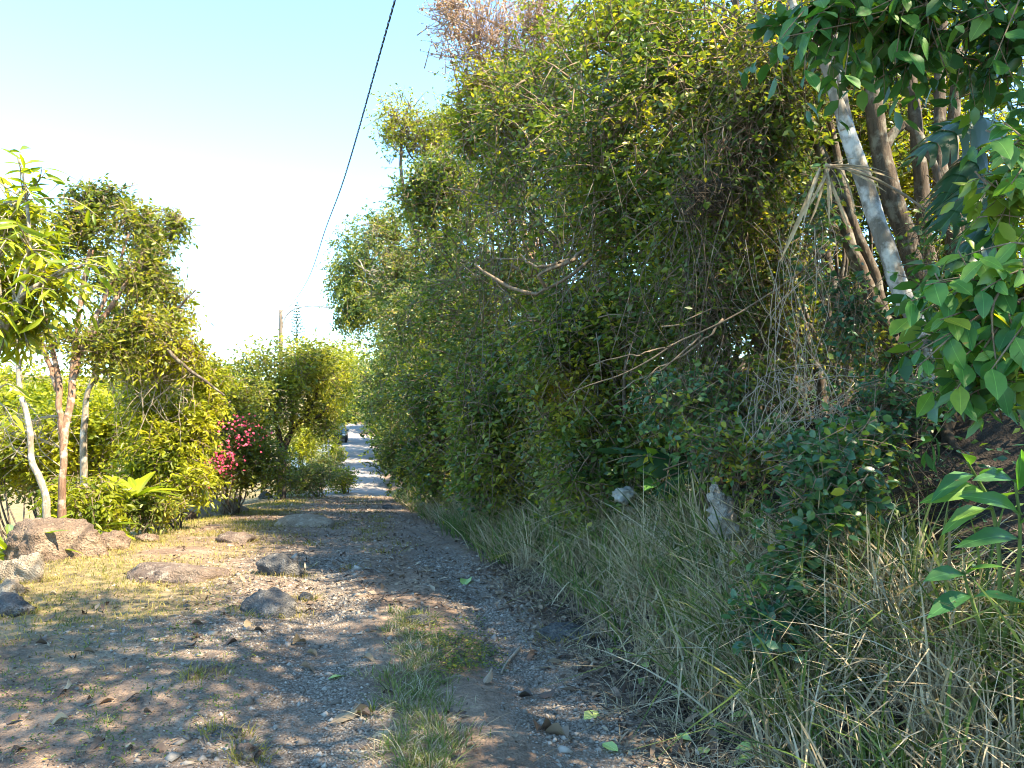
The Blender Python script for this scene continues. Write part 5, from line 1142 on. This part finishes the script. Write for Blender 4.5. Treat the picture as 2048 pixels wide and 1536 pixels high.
# stake with a bird-nest fern
p = hit(288, 1052); o = add('wooden_stake', limb_mesh('stake', [[.02, 0, -.1, .03], [.0, 0, .1, .028], [-.03, 0, .30, .022]], 10, 8, .01, 3), M['bark_pale']); o.location = Vector(p); tag(o, 'short weathered wooden stake leaning in the bright turf', 'stake')
def rosette(name, label, base, n_, ln, rise, meshes, wscale, seed, cat='fern'):
    r2 = np.random.default_rng(seed); o = thing(name, label, cat, base); base = np.asarray(base)
    add('heart', rock_mesh(seed, .06, .06, .06, 2), M['bark_dark'], o)
    for k in range(n_):
        a = k * 2.4 + r2.uniform(-.3, .3); el = rise * r2.uniform(.5, 1.4)
        ax = np.array([math.cos(a), math.sin(a), el])
        put_leaf(meshes[r2.integers(len(meshes))], o, base, base + [0, 0, .02], ax, np.array([0, 0, 1.0]) + r2.normal(size=3) * .1, ln * r2.uniform(.7, 1.15), wscale, 'frond')
    return o
q = P(272, 1000, 11.2); q[2] = max(q[2], gz(q[0], q[1])) ; rosette('nest_fern', 'bird-nest fern with broad strap fronds behind the stake', q, 15, .62, .9, leaf_strap, 1.2, 71)
q = P(165, 1010, 10.0); q[2] = gz(q[0], q[1]); rosette('nest_fern', 'golden strap-leaved fern inside the glossy bush', q + [0, 0, .15], 12, .6, 1.0, leaf_strap, 1.1, 72)
for i, (px, py, d, lab) in enumerate([(20, 1050, 8.6, 'large arching shiny fronds behind the left end of the largest boulder'), (-40, 1040, 9.3, 'shiny arching fronds further behind the largest boulder')]):
    q = P(px, py, d); q[2] = gz(q[0], q[1]); rosette('palm_clump', lab, q + [0, 0, .05], 18, .85, .75, leaf_strap, .55, 73 + i, 'palm')
wire_tangle('dead_vine_tangle', 'tangle of dry pale vines in the bushes behind the whitish trunk', 'vine', 300, 800, 12.3, 190, 190, 70, .005, 'twig_dry', 81, False)
wire_tangle('dry_twigs', 'dry pale twigs in front of the sunlit bush at the forked tree', 'branch', 60, 900, 10.4, 200, 150, 34, .005, 'twig_dry', 82, False)
# ------------------------------------------------------------------ lane side: wall, post, car, pole, cable, pine
M['wall'] = plain_mat('white_render', (.72, .69, .64), .85, var=.12, scale=3)
M['metal'] = plain_mat('grey_metal', (.35, .36, .37), .5, .7)
M['pole'] = bark_mat('pole_wood', (.10, .08, .06), (.22, .18, .14))
def box(bm, x0, x1, y0, y1, z0, z1):
    vs = [bm.verts.new(v) for v in ((x0, y0, z0), (x1, y0, z0), (x1, y1, z0), (x0, y1, z0), (x0, y0, z1), (x1, y0, z1), (x1, y1, z1), (x0, y1, z1))]
    for f in ((0, 3, 2, 1), (4, 5, 6, 7), (0, 1, 5, 4), (1, 2, 6, 5), (2, 3, 7, 6), (3, 0, 4, 7)): bm.faces.new([vs[i] for i in f])
def bm_add(name, bm, m, parent=None, bevel=0, seg=2):
    if bevel: bmesh.ops.bevel(bm, geom=list(bm.edges), offset=bevel, segments=seg, profile=.6, affect='EDGES')
    bmesh.ops.recalc_face_normals(bm, faces=list(bm.faces))
    me = bpy.data.meshes.new(name); bm.to_mesh(me); bm.free()
    return add(name, me, m, parent)
Yw = 46.0; xw = P(664, 880, Yw)[0]; zw = gz(xw, Yw)
o = thing('garden_wall', 'low white rendered wall beside the lane before the parked car', 'wall', (xw, Yw, zw))
bm = bmesh.new(); box(bm, -2.4, 0, -.12, .12, -.5, .95); bm_add('wall_panel', bm, M['wall'], o, .02)
bm = bmesh.new(); box(bm, -2.45, .05, -.16, .16, .952, 1.03); bm_add('coping', bm, M['wall'], o, .015)
pp = P(657, 905, 42.0); zz = gz(pp[0], 42.0)
o = add('lane_post', limb_mesh('post', [[0, 0, -.2, .05], [0, 0, 1.2, .05], [.01, 0, 2.3, .045]], 8, 8, .0, 2), M['metal']); o.location = (pp[0], 42.0, zz); tag(o, 'thin pale post standing by the lane in front of the white wall', 'post')
# parked car
Yc = 63.0; xr = P(694, 880, Yc)[0]; xc = xr - .85; zg = gz(xc, Yc)
zg = max(zg, gz(xr, Yc))
o = thing('parked_car', 'dark green car parked at the left edge of the lane', 'car', (xc, Yc, zg)); o.rotation_euler = (0, 0, .18)
M['car'] = plain_mat('car_paint', (.015, .045, .035), .25, .2, .6, var=.05); M['glass'] = plain_mat('car_glass', (.03, .045, .045), .06, 0, .9, var=.1)
M['tyre'] = plain_mat('tyre', (.02, .02, .02), .85); M['lamp'] = plain_mat('lamp_glass', (.7, .7, .68), .15)
sec = [(-2.0, .42, .62, .70), (-1.9, .30, .78, .80), (-1.1, .24, .92, .84), (-.9, .24, .94, .85), (.6, .24, .98, .85), (1.5, .26, .98, .84), (1.85, .32, .92, .80), (1.95, .42, .80, .74)]
bm = bmesh.new(); rings = []
for (yy, z0, z1, hw) in sec:
    rings.append([bm.verts.new(v) for v in ((-hw * .92, yy, z0), (-hw, yy, z0 + .15), (-hw, yy, z1 - .15), (-hw * .88, yy, z1), (hw * .88, yy, z1), (hw, yy, z1 - .15), (hw, yy, z0 + .15), (hw * .92, yy, z0))])
for a, c in zip(rings, rings[1:]):
    for i in range(8): bm.faces.new((a[i], a[(i + 1) % 8], c[(i + 1) % 8], c[i]))
bm.faces.new(rings[0]); bm.faces.new(rings[-1][::-1]); bm_add('body', bm, M['car'], o, .02)
def cab(name, m, pts_lo, pts_hi):
    bm = bmesh.new(); lo = [bm.verts.new(v) for v in pts_lo]; hi = [bm.verts.new(v) for v in pts_hi]
    n_ = len(lo)
    for i in range(n_): bm.faces.new((lo[i], lo[(i + 1) % n_], hi[(i + 1) % n_], hi[i]))
    bm.faces.new(hi); bm.faces.new(lo[::-1]); return bm_add(name, bm, m, o, .02)
cab('cabin_glass', M['glass'], [(-.74, -1.1, .92), (.74, -1.1, .92), (.76, 1.7, .96), (-.76, 1.7, .96)], [(-.58, -.35, 1.38), (.58, -.35, 1.38), (.58, 1.25, 1.40), (-.58, 1.25, 1.40)])
cab('roof', M['car'], [(-.60, -.38, 1.375), (.60, -.38, 1.375), (.60, 1.28, 1.395), (-.60, 1.28, 1.395)], [(-.52, -.2, 1.45), (.52, -.2, 1.45), (.52, 1.1, 1.46), (-.52, 1.1, 1.46)])
for sx in (-1, 1):
    for yy in (-1.25, 1.25):
        bm = bmesh.new(); bmesh.ops.create_cone(bm, cap_ends=True, segments=20, radius1=.31, radius2=.31, depth=.2, matrix=Matrix.Translation((sx * .78, yy, .31)) @ Matrix.Rotation(math.pi / 2, 4, 'Y'))
        w_ = bm_add('wheel', bm, M['tyre'], o, .02)
        bm = bmesh.new(); bmesh.ops.create_cone(bm, cap_ends=True, segments=16, radius1=.2, radius2=.18, depth=.06, matrix=Matrix.Translation((sx * .87, yy, .31)) @ Matrix.Rotation(math.pi / 2, 4, 'Y')); bm_add('rim', bm, M['metal'], w_)
    bm = bmesh.new(); box(bm, sx * .62 - .14, sx * .62 + .14, -1.99, -1.88, .60, .74); bm_add('headlight', bm, M['lamp'], o, .02)
    bm = bmesh.new(); box(bm, sx * .90 - .09, sx * .90 + .09, -.72, -.62, .92, 1.04); bm_add('mirror', bm, M['car'], o, .02)
bm = bmesh.new(); box(bm, -.72, .72, -2.06, -1.9, .30, .52); bm_add('bumper', bm, M['tyre'], o, .03)
bm = bmesh.new(); box(bm, -.42, .42, -2.02, -1.93, .60, .70); bm_add('grille', bm, M['tyre'], o, .01)
# utility pole, lamp arm, cable
D = 48.0; top = P(562, 620, D); zb = gz(top[0], D); b = np.array([top[0], D, zb])
o = thing('utility_pole', 'wooden utility pole with a curved street lamp arm above the round tree', 'pole', b)
hgt = top[2] - zb
add('pole', limb_mesh('pole', [[0, 0, -.5, .15], [0, 0, hgt * .5, .135], [0, 0, hgt, .12]], 16, 12, .0, 3), M['pole'], o)
arm = [P(565, 655, D), P(572, 632, D), P(590, 618, D), P(620, 612, D), P(652, 614, D)]
add('lamp_arm', limb_mesh('arm', np.c_[np.array(arm) - b, [.05, .05, .045, .04, .04]], 20, 8), M['metal'], o)
bm = bmesh.new(); e = arm[-1] - b; box(bm, e[0] - .1, e[0] + .6, e[1] - .13, e[1] + .13, e[2] - .08, e[2] + .06); bm_add('lamp_head', bm, M['metal'], o, .04)
for s_ in (-1, 1):
    bm = bmesh.new(); bmesh.ops.create_cone(bm, cap_ends=True, segments=10, radius1=.05, radius2=.03, depth=.14, matrix=Matrix.Translation((s_ * .16, -.1, hgt - .35))); bm_add('insulator', bm, M['lamp'], o)
Yk = np.array([48, 35, 22.5, 16.6, 12.7, 8, 3, -6]); Xk = np.interp(Yk, [-6, 8, 48], [3.4, -1.2, top[0]]); Zk = np.array([top[2] - .1, 5.55, 5.0, 5.12, 5.25, 5.75, 6.35, 7.4])
Xk[1:6] = [P(580, 612, 35)[0], P(615, 560, 22.5)[0], P(652, 455, 16.6)[0], P(692, 345, 12.7)[0], P(790, 0, 8)[0]]; Zk[1:6] = [P(580, 612, 35)[2], P(615, 560, 22.5)[2], P(652, 455, 16.6)[2], P(692, 345, 12.7)[2], P(790, 0, 8)[2]]
c = curve_pts(np.stack([Xk, Yk, Zk], -1), 500)
arc = np.r_[0, np.cumsum(np.linalg.norm(np.diff(c, axis=0), axis=1))]
M['cable'] = plain_mat('cable_rubber', (.03, .03, .035), .6)
o = thing('overhead_cable', 'twisted black overhead cable running up from the utility pole', 'cable', c[0])
c = curve_pts(np.stack([Xk, Yk, Zk], -1), 1400); arc = np.r_[0, np.cumsum(np.linalg.norm(np.diff(c, axis=0), axis=1))]
for k in range(3):
    ph = arc / .42 * 2 * np.pi + k * 2.094
    cc = c + np.stack([np.cos(ph) * .008, ph * 0, np.sin(ph) * .008], -1)
    V, Pp = tubes((cc - c[0])[None], np.full((1, 1400), .0055), 5); add('strand', mesh_np('strand', V, Pp, smooth=True), M['cable'], o)
# column pine
D = 82.0; tp = P(594, 604, D); b = np.array([tp[0], D, gz(tp[0], D)]); o = thing('column_pine', 'distant conical pine with tiers of drooping branches behind the lamp arm', 'tree', b)
hgt = tp[2] - b[2]
add('trunk', limb_mesh('trunk', [[0, 0, -.3, .2], [0, 0, hgt * .5, .13], [0, 0, hgt, .02]], 16, 8), M['bark_dark'], o)
pos, ax, up, pl_ = [], [], [], []
for t in np.linspace(.25, .99, 34):
    R = (1 - t) * 3.0 + .05; nb = 7; a0 = rg.uniform(0, 6.28)
    for j in range(nb):
        a = a0 + j * 6.283 / nb
        for s_ in np.linspace(.1, 1, 9):
            pl_.append(.10 + .30 * min(1, R * s_ + .1)); pos.append([math.cos(a) * R * s_, math.sin(a) * R * s_, hgt * t + .25 * R * s_ ** 2 - .12 * R]); ax.append([math.cos(a), math.sin(a), .5]); up.append([rg.normal() * .5, rg.normal() * .5, 1])
n = len(pos)
V, T, vv = leaf_arrays(np.array(pos), np.array(ax) + rg.normal(size=(n, 3)) * .35, nrm(np.array(up)), np.array(pl_), np.full(n, .12), rg.uniform(0, 1, n))
add('needles', mesh_np('needles', V, [T], vv), M['pine'], o)
print('TRIS', NTRI[0])
